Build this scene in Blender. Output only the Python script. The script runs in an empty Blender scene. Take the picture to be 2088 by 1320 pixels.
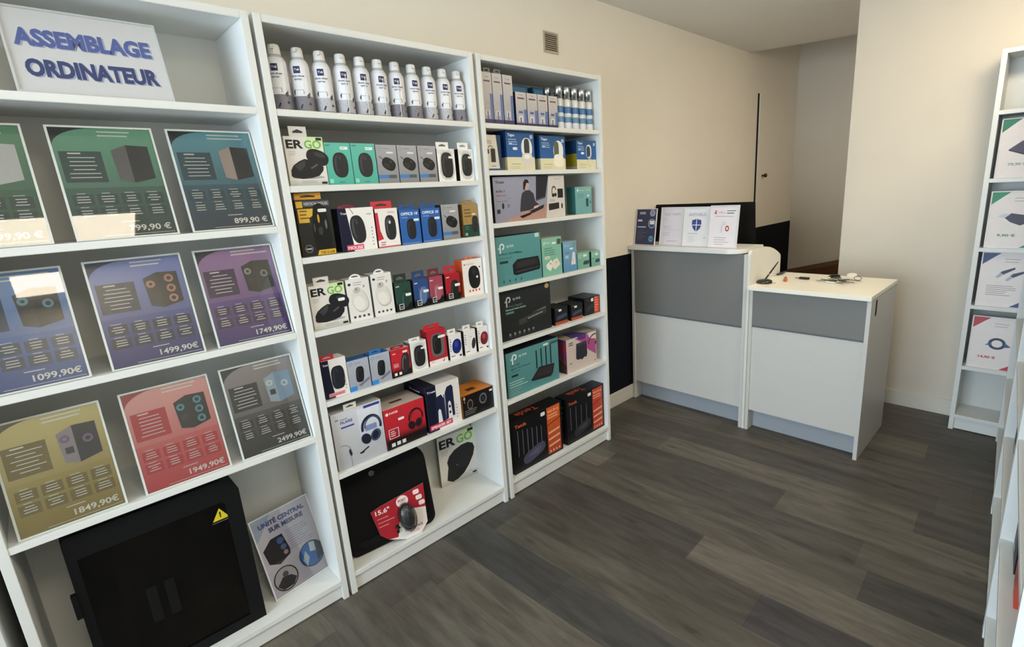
import bpy, math, random
from mathutils import Matrix, Vector
random.seed(7)
S = bpy.context.scene
COL = S.collection
PI = math.pi
W_, H_ = 2088, 1320

# ------------------------------------------------------------------ camera
def rz(a): return Matrix.Rotation(a, 4, 'Z')
def rx(a): return Matrix.Rotation(a, 4, 'X')
cd = bpy.data.cameras.new('camera'); cam = bpy.data.objects.new('camera', cd); COL.objects.link(cam)
F_PX = 1042.2224
cd.sensor_fit = 'HORIZONTAL'; cd.sensor_width = 36.0; cd.lens = F_PX * 36.0 / W_
cd.shift_x = -70.8259 / W_; cd.shift_y = -12.0595 / W_
cd.clip_start = 0.02; cd.clip_end = 60
cam.matrix_world = Matrix.Translation((1.7512, -.5991, 1.4662)) @ rz(.7908) @ rx(1.3291) @ rz(-.0562)
S.camera = cam
# ------------------------------------------------------------------ world, exposure
wd = bpy.data.worlds.new('world'); S.world = wd; wd.use_nodes = True
bg = wd.node_tree.nodes['Background']; bg.inputs[0].default_value = (.62, .78, 1, 1); bg.inputs[1].default_value = .35
S.view_settings.view_transform = 'Standard'; S.view_settings.look = 'None'
S.view_settings.gamma = 1; S.view_settings.use_curve_mapping = False
S.view_settings.exposure = 0.12
# ------------------------------------------------------------------ lights
def area(name, loc, rot, sx, sy, power, col):
    l = bpy.data.lights.new(name, 'AREA'); l.shape = 'RECTANGLE'; l.size = sx; l.size_y = sy
    l.energy = power; l.color = col
    o = bpy.data.objects.new(name, l); COL.objects.link(o); o.location = loc; o.rotation_euler = rot
    return o
# daylight coming through the shop window behind the camera
area('window_daylight', (.9, -2.72, 1.35), (PI / 2, 0, 0), 2.6, 2.1, 170, (.76, .88, 1.0))
WARM = (1.0, .86, .66)
PANEL_EMIT = (13.5, 31.0, 27.0)   # nearest the window, middle of the shop, passage

# ------------------------------------------------------------------ materials
def lin(h):
    h = h.lstrip('#'); r = [int(h[i:i + 2], 16) / 255 for i in (0, 2, 4)]
    return tuple(c / 12.92 if c <= .04045 else ((c + .055) / 1.055) ** 2.4 for c in r)
def newmat(name):
    m = bpy.data.materials.new(name); m.use_nodes = True
    nt = m.node_tree; return m, nt, nt.nodes['Principled BSDF']
MATS = {}
def pmat(name, rough=.5, coat=0.0, metal=0.0, spec=.5, noise=.03, scale=40):
    """colour comes from the printed 'Col' attribute; a fine noise breaks it up slightly"""
    m, nt, b = newmat(name)
    a = nt.nodes.new('ShaderNodeAttribute'); a.attribute_name = 'Col'
    n = nt.nodes.new('ShaderNodeTexNoise'); n.inputs['Scale'].default_value = scale
    mp = nt.nodes.new('ShaderNodeMapRange'); mp.inputs['To Min'].default_value = 1 - noise; mp.inputs['To Max'].default_value = 1 + noise
    tc = nt.nodes.new('ShaderNodeTexCoord')
    mx = nt.nodes.new('ShaderNodeVectorMath'); mx.operation = 'SCALE'
    nt.links.new(tc.outputs['Object'], n.inputs['Vector'])
    nt.links.new(n.outputs['Fac'], mp.inputs['Value']); nt.links.new(a.outputs['Color'], mx.inputs[0])
    nt.links.new(mp.outputs['Result'], mx.inputs['Scale']); nt.links.new(mx.outputs['Vector'], b.inputs['Base Color'])
    b.inputs['Roughness'].default_value = rough; b.inputs['Metallic'].default_value = metal
    b.inputs['Specular IOR Level'].default_value = spec
    b.inputs['Coat Weight'].default_value = coat; b.inputs['Coat Roughness'].default_value = .04
    MATS[name] = m; return m
pmat('printed_card', .42, spec=.4)
pmat('matte_surface', .75, spec=.25)
pmat('satin_plastic', .32)
pmat('lacquered_board', .38, spec=.4, noise=.015, scale=12)
pmat('metal_surface', .25, metal=1.0, noise=.02)
pmat('wall_paint', .85, spec=.2, noise=.02, scale=6)
def clear_mat(name, tint, gloss_rough=.02, opac=0.0, ocol=(1, 1, 1)):
    m, nt, b = newmat(name); nt.nodes.remove(b)
    out = nt.nodes['Material Output']
    t = nt.nodes.new('ShaderNodeBsdfTransparent'); t.inputs[0].default_value = (*tint, 1)
    g = nt.nodes.new('ShaderNodeBsdfGlossy'); g.inputs['Roughness'].default_value = gloss_rough
    f = nt.nodes.new('ShaderNodeFresnel'); f.inputs['IOR'].default_value = 1.49
    mx = nt.nodes.new('ShaderNodeMixShader')
    nt.links.new(f.outputs[0], mx.inputs[0]); nt.links.new(t.outputs[0], mx.inputs[1]); nt.links.new(g.outputs[0], mx.inputs[2])
    last = mx
    if opac:
        d = nt.nodes.new('ShaderNodeBsdfDiffuse'); d.inputs[0].default_value = (*ocol, 1)
        m2 = nt.nodes.new('ShaderNodeMixShader'); m2.inputs[0].default_value = opac
        nt.links.new(mx.outputs[0], m2.inputs[1]); nt.links.new(d.outputs[0], m2.inputs[2]); last = m2
    nt.links.new(last.outputs[0], out.inputs[0]); MATS[name] = m
clear_mat('clear_acrylic', (.96, .97, .97))
clear_mat('dark_tinted_glass', (.42, .43, .45))
clear_mat('clear_blister', (.96, .97, .97), .10, .015)
def emit_mat(name, col, s):
    m, nt, b = newmat(name); b.inputs['Base Color'].default_value = (1, 1, 1, 1)
    b.inputs['Emission Color'].default_value = (*col, 1); b.inputs['Emission Strength'].default_value = s; MATS[name] = m
for _i, _n in enumerate(('lamp_diffuser_front', 'lamp_diffuser_middle', 'lamp_diffuser_passage')): emit_mat(_n, WARM, PANEL_EMIT[_i])

def floor_mat():
    m, nt, b = newmat('grey_wood_planks'); N = nt.nodes; L = nt.links
    a = N.new('ShaderNodeAttribute'); a.attribute_name = 'Col'
    uv = N.new('ShaderNodeUVMap'); uv.uv_map = 'UVMap'
    tc = N.new('ShaderNodeTexCoord'); mp = N.new('ShaderNodeMapping'); mp.inputs['Scale'].default_value = (1.3, 9, 1)
    mp.inputs['Rotation'].default_value = (0, 0, -math.radians(2.5))
    L.new(tc.outputs['Object'], mp.inputs[0])
    n1 = N.new('ShaderNodeTexNoise'); n1.inputs['Scale'].default_value = 2.2; n1.inputs['Detail'].default_value = 5; n1.inputs['Distortion'].default_value = .8
    n2 = N.new('ShaderNodeTexNoise'); n2.inputs['Scale'].default_value = 14; n2.inputs['Detail'].default_value = 4
    L.new(mp.outputs[0], n1.inputs['Vector']); L.new(mp.outputs[0], n2.inputs['Vector'])
    r1 = N.new('ShaderNodeMapRange'); r1.inputs['From Min'].default_value = .3; r1.inputs['From Max'].default_value = .7
    r1.inputs['To Min'].default_value = .68; r1.inputs['To Max'].default_value = 1.35; L.new(n1.outputs['Fac'], r1.inputs['Value'])
    r2 = N.new('ShaderNodeMapRange'); r2.inputs['From Min'].default_value = .3; r2.inputs['From Max'].default_value = .7
    r2.inputs['To Min'].default_value = .9; r2.inputs['To Max'].default_value = 1.1; L.new(n2.outputs['Fac'], r2.inputs['Value'])
    # knots
    mk = N.new('ShaderNodeMapping'); mk.inputs['Scale'].default_value = (1.6, 5.5, 1); L.new(tc.outputs['Object'], mk.inputs[0])
    vo = N.new('ShaderNodeTexVoronoi'); vo.inputs['Scale'].default_value = 1.6; L.new(mk.outputs[0], vo.inputs['Vector'])
    nd = N.new('ShaderNodeTexNoise'); nd.inputs['Scale'].default_value = 22; L.new(tc.outputs['Object'], nd.inputs['Vector'])
    ad = N.new('ShaderNodeMath'); ad.operation = 'MULTIPLY_ADD'; ad.inputs[1].default_value = .22; L.new(nd.outputs['Fac'], ad.inputs[0]); L.new(vo.outputs['Distance'], ad.inputs[2])
    rk = N.new('ShaderNodeMapRange'); rk.inputs['From Min'].default_value = .16; rk.inputs['From Max'].default_value = .24
    rk.inputs['To Min'].default_value = .62; rk.inputs['To Max'].default_value = 1.0; L.new(ad.outputs[0], rk.inputs['Value'])
    # seams from the plank's own uv (u: metres along, v: metres across)
    sp = N.new('ShaderNodeSeparateXYZ'); L.new(uv.outputs[0], sp.inputs[0])
    sv = N.new('ShaderNodeMath'); sv.operation = 'LESS_THAN'; sv.inputs[1].default_value = .0016; L.new(sp.outputs['Y'], sv.inputs[0])
    su = N.new('ShaderNodeMath'); su.operation = 'LESS_THAN'; su.inputs[1].default_value = .0016; L.new(sp.outputs['X'], su.inputs[0])
    mxm = N.new('ShaderNodeMath'); mxm.operation = 'MAXIMUM'; L.new(sv.outputs[0], mxm.inputs[0]); L.new(su.outputs[0], mxm.inputs[1])
    rs = N.new('ShaderNodeMapRange'); rs.inputs['To Min'].default_value = 1; rs.inputs['To Max'].default_value = .6; L.new(mxm.outputs[0], rs.inputs['Value'])
    prev = r1.outputs[0]
    for o in (r2.outputs[0], rk.outputs[0], rs.outputs[0]):
        mu = N.new('ShaderNodeMath'); mu.operation = 'MULTIPLY'; L.new(prev, mu.inputs[0]); L.new(o, mu.inputs[1]); prev = mu.outputs[0]
    sc = N.new('ShaderNodeVectorMath'); sc.operation = 'SCALE'; L.new(a.outputs['Color'], sc.inputs[0]); L.new(prev, sc.inputs['Scale'])
    L.new(sc.outputs[0], b.inputs['Base Color'])
    rr = N.new('ShaderNodeMapRange'); rr.inputs['To Min'].default_value = .38; rr.inputs['To Max'].default_value = .55; L.new(n1.outputs['Fac'], rr.inputs['Value'])
    L.new(rr.outputs[0], b.inputs['Roughness']); b.inputs['Specular IOR Level'].default_value = .35
    MATS['grey_wood_planks'] = m
floor_mat()

# ------------------------------------------------------------------ mesh building
_glyph = {}
def text_mesh(s, bold):
    k = (s, bold)
    if k not in _glyph:
        c = bpy.data.curves.new('t', 'FONT'); c.body = s; c.size = 1; c.resolution_u = 3; c.offset = bold
        o = bpy.data.objects.new('t', c); me = bpy.data.meshes.new_from_object(o)
        vs = [(v.co.x, v.co.y) for v in me.vertices]; fs = [tuple(p.vertices) for p in me.polygons]
        bpy.data.objects.remove(o); bpy.data.curves.remove(c); bpy.data.meshes.remove(me)
        if not vs: vs = [(0, 0), (1, 1)]
        _glyph[k] = (vs, fs, min(v[0] for v in vs), max(v[0] for v in vs), min(v[1] for v in vs), max(v[1] for v in vs))
    return _glyph[k]

class MB:
    def __init__(s): s.v = []; s.f = []; s.c = []; s.m = []; s.mats = []; s.uv = []; s.sm = []
    def mi(s, m):
        if m not in s.mats: s.mats.append(m)
        return s.mats.index(m)
    def poly(s, pts, col, mat='printed_card', smooth=False):
        n = len(s.v); s.v += [tuple(p) for p in pts]; s.f.append(tuple(range(n, n + len(pts))))
        s.c.append(col if isinstance(col, list) else [col] * len(pts)); s.m.append(s.mi(mat)); s.sm.append(smooth)
    def box(s, a, b, col, mat='printed_card', cols=None):
        (x0, y0, z0), (x1, y1, z1) = a, b; cols = cols or {}
        F = {'front': ((x1, y0, z0), (x1, y1, z0), (x1, y1, z1), (x1, y0, z1)), 'back': ((x0, y1, z0), (x0, y0, z0), (x0, y0, z1), (x0, y1, z1)),
             'left': ((x0, y0, z0), (x1, y0, z0), (x1, y0, z1), (x0, y0, z1)), 'right': ((x1, y1, z0), (x0, y1, z0), (x0, y1, z1), (x1, y1, z1)),
             'top': ((x0, y0, z1), (x1, y0, z1), (x1, y1, z1), (x0, y1, z1)), 'bottom': ((x0, y1, z0), (x1, y1, z0), (x1, y0, z0), (x0, y0, z0))}
        for k, q in F.items(): s.poly(q, lin(cols.get(k, col)), mat)
    def lathe(s, prof, n=24, col='#ffffff', mat='satin_plastic', center=(0, 0, 0), M=None, caps=True):
        """prof: (r, z[, colour])"""
        M = M or Matrix.Identity(4)
        def P(r, z, i):
            a = 2 * PI * i / n; return M @ Vector((center[0] + r * math.cos(a), center[1] + r * math.sin(a), center[2] + z))
        for j in range(len(prof) - 1):
            p, q = prof[j], prof[j + 1]; cc = lin(p[2]) if len(p) > 2 else lin(col)
            for i in range(n):
                s.poly((P(p[0], p[1], i), P(p[0], p[1], i + 1), P(q[0], q[1], i + 1), P(q[0], q[1], i)), cc, mat, True)
        if caps:
            p = prof[-1]; s.poly([P(p[0], p[1], i) for i in range(n)], lin(p[2]) if len(p) > 2 else lin(col), mat)
            p = prof[0]; s.poly([P(p[0], p[1], -i) for i in range(n)], lin(p[2]) if len(p) > 2 else lin(col), mat)
    def prism(s, pts, axis, a, b, col, mat='matte_surface', side=None, smooth=False):
        """pts: 2-D outline (ccw seen from +axis); extruded from a to b along axis (x: pts=(y,z); y: pts=(x,z); z: pts=(x,y))"""
        def P(p, t):
            return (t, p[0], p[1]) if axis == 'x' else (p[0], t, p[1]) if axis == 'y' else (p[0], p[1], t)
        c = lin(col); sc = lin(side or col)
        if axis == 'y':
            s.poly([P(p, b) for p in reversed(pts)], c, mat); s.poly([P(p, a) for p in pts], c, mat)
            n = len(pts)
            for i in range(n): s.poly((P(pts[i], a), P(pts[i], b), P(pts[(i + 1) % n], b), P(pts[(i + 1) % n], a)), sc, mat, smooth)
        else:
            s.poly([P(p, b) for p in pts], c, mat); s.poly([P(p, a) for p in reversed(pts)], c, mat)
            n = len(pts)
            for i in range(n): s.poly((P(pts[i], a), P(pts[(i + 1) % n], a), P(pts[(i + 1) % n], b), P(pts[i], b)), sc, mat, smooth)
    def ring(s, outer, inner, a, b, col, mat='printed_card'):
        """plate with a hole in the y-z plane, thickness a..b along x"""
        n = len(outer); c = lin(col)
        for i in range(n):
            j = (i + 1) % n; o0, o1, i0, i1 = outer[i], outer[j], inner[i], inner[j]
            s.poly(((b, *o0), (b, *o1), (b, *i1), (b, *i0)), c, mat); s.poly(((a, *o0), (a, *i0), (a, *i1), (a, *o1)), c, mat)
            s.poly(((a, *o0), (a, *o1), (b, *o1), (b, *o0)), c, mat); s.poly(((a, *i1), (a, *i0), (b, *i0), (b, *i1)), c, mat)
    def tube(s, pts, r, col, mat='satin_plastic', n=8):
        pts = [Vector(p) for p in pts]; rings = []
        for i, p in enumerate(pts):
            d = (pts[min(i + 1, len(pts) - 1)] - pts[max(i - 1, 0)]).normalized()
            u = d.cross(Vector((0, 0, 1)));
            if u.length < 1e-3: u = d.cross(Vector((1, 0, 0)))
            u.normalize(); w = d.cross(u); rr = r[i] if isinstance(r, (list, tuple)) else r
            rings.append([p + u * rr * math.cos(2 * PI * k / n) + w * rr * math.sin(2 * PI * k / n) for k in range(n)])
        c = lin(col)
        for a, b in zip(rings, rings[1:]):
            for k in range(n): s.poly((a[k], a[(k + 1) % n], b[(k + 1) % n], b[k]), c, mat, True)
        s.poly(rings[0], c, mat); s.poly(list(reversed(rings[-1])), c, mat)
    def build(s, name, parent=None, bevel=0, loc=None, rot=None):
        me = bpy.data.meshes.new(name); me.from_pydata(s.v, [], s.f)
        for m in s.mats: me.materials.append(MATS[m])
        me.polygons.foreach_set('material_index', s.m); me.polygons.foreach_set('use_smooth', s.sm)
        ca = me.color_attributes.new('Col', 'FLOAT_COLOR', 'CORNER'); buf = []
        for cs in s.c:
            for c in cs: buf += [c[0], c[1], c[2], 1.0]
        ca.data.foreach_set('color', buf)
        if s.uv:
            u = me.uv_layers.new(name='UVMap'); u.data.foreach_set('uv', [t for p in s.uv for q in p for t in q])
        if bevel or any(s.sm):
            import bmesh
            bm = bmesh.new(); bm.from_mesh(me); bmesh.ops.remove_doubles(bm, verts=bm.verts, dist=1e-5)
            if bevel: bmesh.ops.bevel(bm, geom=bm.edges[:], offset=bevel, segments=2, affect='EDGES', clamp_overlap=True)
            bm.to_mesh(me); bm.free()
        me.update()
        o = bpy.data.objects.new(name, me); COL.objects.link(o)
        if parent: o.parent = parent
        if loc is not None: o.location = loc
        if rot is not None: o.rotation_euler = rot
        return o
def tag(o, label=None, cat=None, group=None, kind=None):
    for k, v in (('label', label), ('category', cat), ('group', group), ('kind', kind)):
        if v: o[k] = v
    return o
def empty(name, loc, rot=(0, 0, 0)):
    o = bpy.data.objects.new(name, None); COL.objects.link(o); o.location = loc; o.rotation_euler = rot; o.empty_display_size = .1
    return o
def board(name, a, b, col='#dfe1de', parent=None, mat='lacquered_board', bevel=.0012):
    m = MB(); m.box(a, b, col, mat); return m.build(name, parent, bevel=bevel)

LIFT = .00005   # thickness of one printed layer
class Face:
    """a printed face: unit square (u right, v up) laid on a rectangle or a cylinder"""
    def __init__(s, mb, o, U, V, mat='printed_card', cyl=None):
        s.mb = mb; s.o = Vector(o); s.U = Vector(U); s.V = Vector(V); s.N = s.U.cross(s.V).normalized(); s.mat = mat; s.k = .0002; s.cyl = cyl
        s.w = s.U.length; s.h = s.V.length
    def P(s, u, v):
        if s.cyl:
            r, h, z0, a0, span = s.cyl; a = a0 + (u - .5) * span; r2 = r + s.k + .0002
            return Vector((r2 * math.cos(a), r2 * math.sin(a), z0 + v * h))
        return s.o + s.U * u + s.V * v + s.N * s.k
    def _col(s, c, v, v0, v1):
        if isinstance(c, tuple) and isinstance(c[0], str):
            t = 0 if v1 == v0 else (v - v0) / (v1 - v0); a, b = lin(c[0]), lin(c[1]); return tuple(a[i] * (1 - t) + b[i] * t for i in range(3))
        return lin(c) if isinstance(c, str) else c
    def poly(s, pts, c, lift=None):
        v0 = min(p[1] for p in pts); v1 = max(p[1] for p in pts)
        s.mb.poly([s.P(*p) for p in pts], [s._col(c, p[1], v0, v1) for p in pts], s.mat); s.k += LIFT if lift is None else lift
    def rect(s, u0, v0, u1, v1, c):
        n = max(1, int(abs(u1 - u0) / .08)) if s.cyl else 1; k = s.k
        for i in range(n):
            a, b = u0 + (u1 - u0) * i / n, u0 + (u1 - u0) * (i + 1) / n
            s.poly(((a, v0), (b, v0), (b, v1), (a, v1)), c, 0)
        s.k = k + LIFT
    def ell(s, cx, cy, ru, rv, c, rot=0, n=22, p=2.0, a0=0, a1=2 * PI):
        """super-ellipse, radii in units of face width"""
        asp = s.w / s.h if not s.cyl else 1; pts = []
        for i in range(n):
            t = a0 + (a1 - a0) * i / (n if a1 - a0 > 6.2 else n - 1); x, y = math.cos(t), math.sin(t)
            x = math.copysign(abs(x) ** (2 / p), x) * ru; y = math.copysign(abs(y) ** (2 / p), y) * rv
            pts.append((cx + x * math.cos(rot) - y * math.sin(rot), cy + (x * math.sin(rot) + y * math.cos(rot)) * asp))
        s.poly(pts, c)
    def arc(s, cx, cy, r, t, c, a0=0, a1=2 * PI, n=20, ry=None):
        asp = s.w / s.h; ry = ry or r; k = s.k
        for i in range(n):
            A, B = a0 + (a1 - a0) * i / n, a0 + (a1 - a0) * (i + 1) / n
            q = [(cx + rr * math.cos(a), cy + rr * ry / r * math.sin(a) * asp) for rr, a in ((r - t / 2, A), (r + t / 2, A), (r + t / 2, B), (r - t / 2, B))]
            s.poly(q, c, 0)
        s.k = k + LIFT
    def line(s, u0, v0, u1, v1, t, c):
        a = Vector((u0 * s.w, v0 * s.h)); b = Vector((u1 * s.w, v1 * s.h)); d = (b - a).normalized(); n = Vector((-d.y, d.x)) * t * s.w / 2
        s.poly([(q.x / s.w, q.y / s.h) for q in (a - n, b - n, b + n, a + n)], c)
    def bars(s, u, v, w, n, dv, t, c, seed=0, center=False):
        r = random.Random(seed + n); k = s.k
        for i in range(n):
            ww = w * r.uniform(.55, 1); uu = u + (w - ww) / 2 if center else u
            s.poly(((uu, v - i * dv), (uu + ww, v - i * dv), (uu + ww, v - i * dv + t), (uu, v - i * dv + t)), c, 0)
        s.k = k + LIFT
    def text(s, t, u, v, h, c, w=None, bold=.0, align='l', shear=0):
        vs, fs, x0, x1, y0, y1 = text_mesh(t, bold)
        sy = h * s.h / .73; sx = sy if w is None else w * s.w / (x1 - x0)
        W = (x1 - x0) * sx / s.w; off = {'l': 0, 'c': -W / 2, 'r': -W}[align]; k = s.k
        cc = lin(c)
        P = [s.P(u + off + ((x - x0) * sx + y * sy * shear) / s.w, v + y * sy / s.h) for x, y in vs]
        n = len(s.mb.v); s.mb.v += [tuple(p) for p in P]
        for f in fs:
            s.mb.f.append(tuple(n + i for i in f)); s.mb.c.append([cc] * len(f)); s.mb.m.append(s.mb.mi(s.mat)); s.mb.sm.append(False)
        s.k = k + LIFT
    def mouse(s, cx, cy, w, h, rot=0, c='#26272a', hi='#45474c', wheel='#111214', p=2.6, shadow=None):
        if shadow: s.ell(cx + .03, cy - .02 - h * .3, w * .62, h * .16, shadow)
        s.ell(cx, cy, w / 2, h / 2, c, rot, 26, p)
        s.ell(cx - w * .1 * math.cos(rot), cy + h * .02, w * .28, h * .36, hi, rot, 20, 2.2)
        s.ell(cx, cy, w * .25, h * .38, c, rot, 20, 2.2)
        ux, uy = -math.sin(rot), math.cos(rot); asp = s.w / s.h
        s.line(cx + ux * h * .12, cy + uy * h * .12 * asp, cx + ux * h * .46, cy + uy * h * .46 * asp, w * .02, wheel)
        s.ell(cx + ux * h * .27, cy + uy * h * .27 * asp, w * .06, h * .09, hi, rot, 12, 2.4)

# ------------------------------------------------------------------ room
XL, XR, YB, YF, ZC = -.28, 2.36, 3.15, -2.6, 2.5
CREAM, NAVY, WHITE = '#efe9dd', '#070c16', '#e9eae6'
def struct(mb, name, parent=None, **k):
    o = mb.build(name, parent, **k)
    if not parent: o['kind'] = 'structure'
    return o
# floor: one slab of planks running from the shelves to the right wall
def build_floor():
    m = MB(); th = math.radians(2.5); c, s_ = math.cos(th), math.sin(th); rnd = random.Random(11)
    tones = ['#56524a', '#58534b', '#5d584f', '#504c46', '#625d53', '#56524a', '#5b564d', '#4e4a44']
    fixed = {0: [(.85 - 1.2, '#474440'), (.85, '#635e55'), (2.05, '#4a4740')], -1: [(1.155 - 1.2, '#4c4842'), (1.155, '#444142'), (2.3, '#4c4842')],
             1: [(1.42 - 1.22, '#57534b'), (1.42, '#464340'), (2.6, '#4b4842')], -2: [(-.6, '#464441'), (.1, '#555149'), (1.4, '#4a4741')],
             -3: [(-.9, '#403f3d'), (.55, '#464441'), (1.8, '#464441')], 8: [(.2, '#625d52'), (1.47, '#4e4b44')]}
    wd_ = .18; y_at = 1.004
    for k in range(-21, 25):
        if k in fixed: segs = fixed[k]; st = [(x, t) for x, t in segs]
        else: st = []
        x = (st[0][0] if st else rnd.uniform(-1.2, 0)) ; lo = x
        pts = list(st)
        if not pts: pts = [(x, rnd.choice(tones))]
        while pts[-1][0] < 3.2: pts.append((pts[-1][0] + 1.22, rnd.choice(tones)))
        while pts[0][0] > -1.0: pts.insert(0, (pts[0][0] - 1.22, rnd.choice(tones)))
        for (xa, t), (xb, _) in zip(pts, pts[1:]):
            q = []
            for (px, py) in ((xa, 0), (xb, 0), (xb, wd_), (xa, wd_)):
                X = px - 1.0; Y = k * wd_ + py; q.append((1.0 + X * c - Y * s_, y_at + X * s_ + Y * c, 0))
            m.poly(q, lin(t), 'grey_wood_planks'); m.uv.append([(0, 0), (xb - xa, 0), (xb - xa, wd_), (0, wd_)])
    # underside slab
    n0 = len(m.f); m.box((-1.1, -2.75, -.06), (3.2, 5.25, -.004), '#3a3733', 'matte_surface')
    for i in range(len(m.f) - n0): m.uv.append([(0, 0)] * 4)
    return struct(m, 'floor')
build_floor()
# left wall, cream over navy
m = MB()
m.box((XL - .12, YF, 1.03), (XL, 5.1, 3.0), CREAM, 'wall_paint'); m.box((XL - .12, YF, 0), (XL, 5.1, 1.03), NAVY, 'wall_paint')
wl = struct(m, 'wall_left')
m = MB(); m.box((XL, YF, 0), (XL + .012, 4.17, .098), '#d9d6cc', 'lacquered_board'); struct(m, 'baseboard_left', bevel=.002)
# partition at the back right (leaves a passage on its left)
m = MB(); m.box((.742, YB, 0), (XR + .1, YB + .1, ZC), '#d6cfc2', 'wall_paint'); struct(m, 'wall_back')
m = MB(); m.box((.742, YB - .012, 0), (XR, YB, .098), '#d9d6cc', 'lacquered_board'); struct(m, 'baseboard_back', bevel=.002)
m = MB(); m.box((XL - .12, 5.1, 0), (2.5, 5.2, 3.0), '#d8d1c4', 'wall_paint'); struct(m, 'wall_passage')
m = MB(); m.box((1.9, YB + .1, 0), (2.0, 5.1, 3.0), '#d8d1c4', 'wall_paint'); struct(m, 'wall_passage_right')
m = MB(); m.box((XR, YF, 0), (XR + .1, YB, ZC), CREAM, 'wall_paint'); struct(m, 'wall_right')
# front wall with the shop window behind the camera
m = MB()
m.box((XL - .12, YF - .12, 0), (-.25, YF, ZC), CREAM, 'wall_paint'); m.box((2.1, YF - .12, 0), (XR + .1, YF, ZC), CREAM, 'wall_paint')
m.box((-.25, YF - .12, 0), (2.1, YF, .25), CREAM, 'wall_paint'); m.box((-.25, YF - .12, 2.4), (2.1, YF, ZC), CREAM, 'wall_paint')
struct(m, 'wall_front')
m = MB()
for a, b in (((-.25, .25), (-.19, 2.4)), ((2.04, .25), (2.1, 2.4)), ((-.25, .25), (2.1, .31)), ((-.25, 2.34), (2.1, 2.4)), ((.9, .25), (.95, 2.4))):
    m.box((a[0], YF - .08, a[1]), (b[0], YF - .03, b[1]), '#dcdedd', 'satin_plastic')
wf = struct(m, 'window_1')
m = MB(); m.box((-.19, YF - .058, .31), (2.04, YF - .052, 2.34), '#ffffff', 'clear_acrylic'); m.build('pane', wf)
# ceiling: lower part over the shop, higher part over the passage
m = MB(); E1, E2 = (XL - .12, 3.90), (.476, 4.15)
slope = (E2[1] - E1[1]) / (E2[0] - E1[0]); e_r = (2.5, E2[1] + slope * (2.5 - E2[0]))
m.prism([(XL - .12, YF - .12), (2.5, YF - .12), e_r, E1], 'z', ZC, ZC + .12, '#efece4', 'wall_paint'); struct(m, 'ceiling')
m = MB(); m.prism([E1, e_r, (2.5, 5.2), (XL - .12, 5.2)], 'z', 3.0, 3.08, '#e6e2d8', 'wall_paint')
m.prism([E1, e_r, (e_r[0], e_r[1] + .04), (E1[0], E1[1] + .04)], 'z', ZC + .0, 3.0, '#e6e2d8', 'wall_paint'); struct(m, 'ceiling_passage')
# flush door in the left wall
dr = MB(); dr.box((XL - .001, 4.20, 1.032), (XL + .012, 4.96, 2.195), CREAM, 'wall_paint'); dr.box((XL - .001, 4.20, .01), (XL + .012, 4.96, 1.032), NAVY, 'wall_paint')
door = struct(dr, 'door_1', bevel=.0015)
m = MB(); m.box((XL, 4.168, 0), (XL + .005, 4.192, 2.2), '#14110d', 'matte_surface'); m.build('hinge_gap', door)
m = MB(); m.lathe([(.008, 0), (.008, .02), (.017, .024), (.017, .04), (.01, .045)], 14, '#4a4238', 'metal_surface', M=Matrix.Translation((XL + .012, 4.30, 1.50)) @ Matrix.Rotation(PI / 2, 4, 'Y')); m.build('door_handle', door)
# brown wooden stair side behind the desk
m = MB(); m.prism([(-.26, 0), (.74, 0), (.74, .78), (-.26, .515)], 'y', 4.55, 5.08, '#5a3a22', 'matte_surface')
m.prism([(.25, .0), (.74, .0), (.74, .74), (.25, .55)], 'y', 4.50, 4.55, '#3a2617', 'matte_surface')
tag(m.build('wooden_stair_side'), 'dark brown wooden sloping panel glimpsed behind the low white desk', 'wooden panel')
# vent
v = MB(); v.ring([(1.498, 2.172), (1.607, 2.172), (1.607, 2.274), (1.498, 2.274)], [(1.506, 2.180), (1.599, 2.180), (1.599, 2.266), (1.506, 2.266)], XL, XL + .006, '#b8b0a0', 'satin_plastic')
v.box((XL + .0005, 1.506, 2.18), (XL + .001, 1.599, 2.266), '#2a241e', 'matte_surface')
vent = tag(v.build('air_vent'), 'small square slatted air vent high on the left wall above the shelving', 'vent')
for i in range(9):
    m = MB(); z = 2.181 + i * .0098
    m.prism([(XL + .001, z), (XL + .006, z - .001), (XL + .006, z + .002), (XL + .001, z + .0065)], 'y', 1.506, 1.599, '#b5ab98', 'satin_plastic'); m.build('slat', vent)

# ceiling lamps: square led panels
for i, (x, y) in enumerate(((1.92, -.42), (1.95, 1.8))):
    p = MB(); t = .3
    p.ring([(-t, -t), (t, -t), (t, t), (-t, t)], [(-t + .012, -t + .012), (t - .012, -t + .012), (t - .012, t - .012), (-t + .012, t - .012)], 0, .012, '#e8e8e4', 'satin_plastic')
    o = p.build('ceiling_lamp', loc=(x, y, ZC - .001), rot=(0, PI / 2, 0))
    tag(o, ['square glowing ceiling panel lamp nearest the shop window', 'square glowing ceiling panel lamp over the middle of the shop'][i], 'lamp', 'square ceiling panel lamps')
    m = MB(); m.poly([(.008, -t + .012, -t + .012), (.008, t - .012, -t + .012), (.008, t - .012, t - .012), (.008, -t + .012, t - .012)], (1, 1, 1), ('lamp_diffuser_front', 'lamp_diffuser_middle')[i]); m.build('diffuser', o)
m = MB(); m.lathe([(.16, 0), (.16, .025), (.15, .03)], 24, '#f0f0ea', 'lamp_diffuser_passage'); 
o = m.build('ceiling_lamp', loc=(1.35, 3.75, ZC - .031)); tag(o, 'round ceiling lamp in the passage behind the partition wall', 'lamp')

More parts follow.
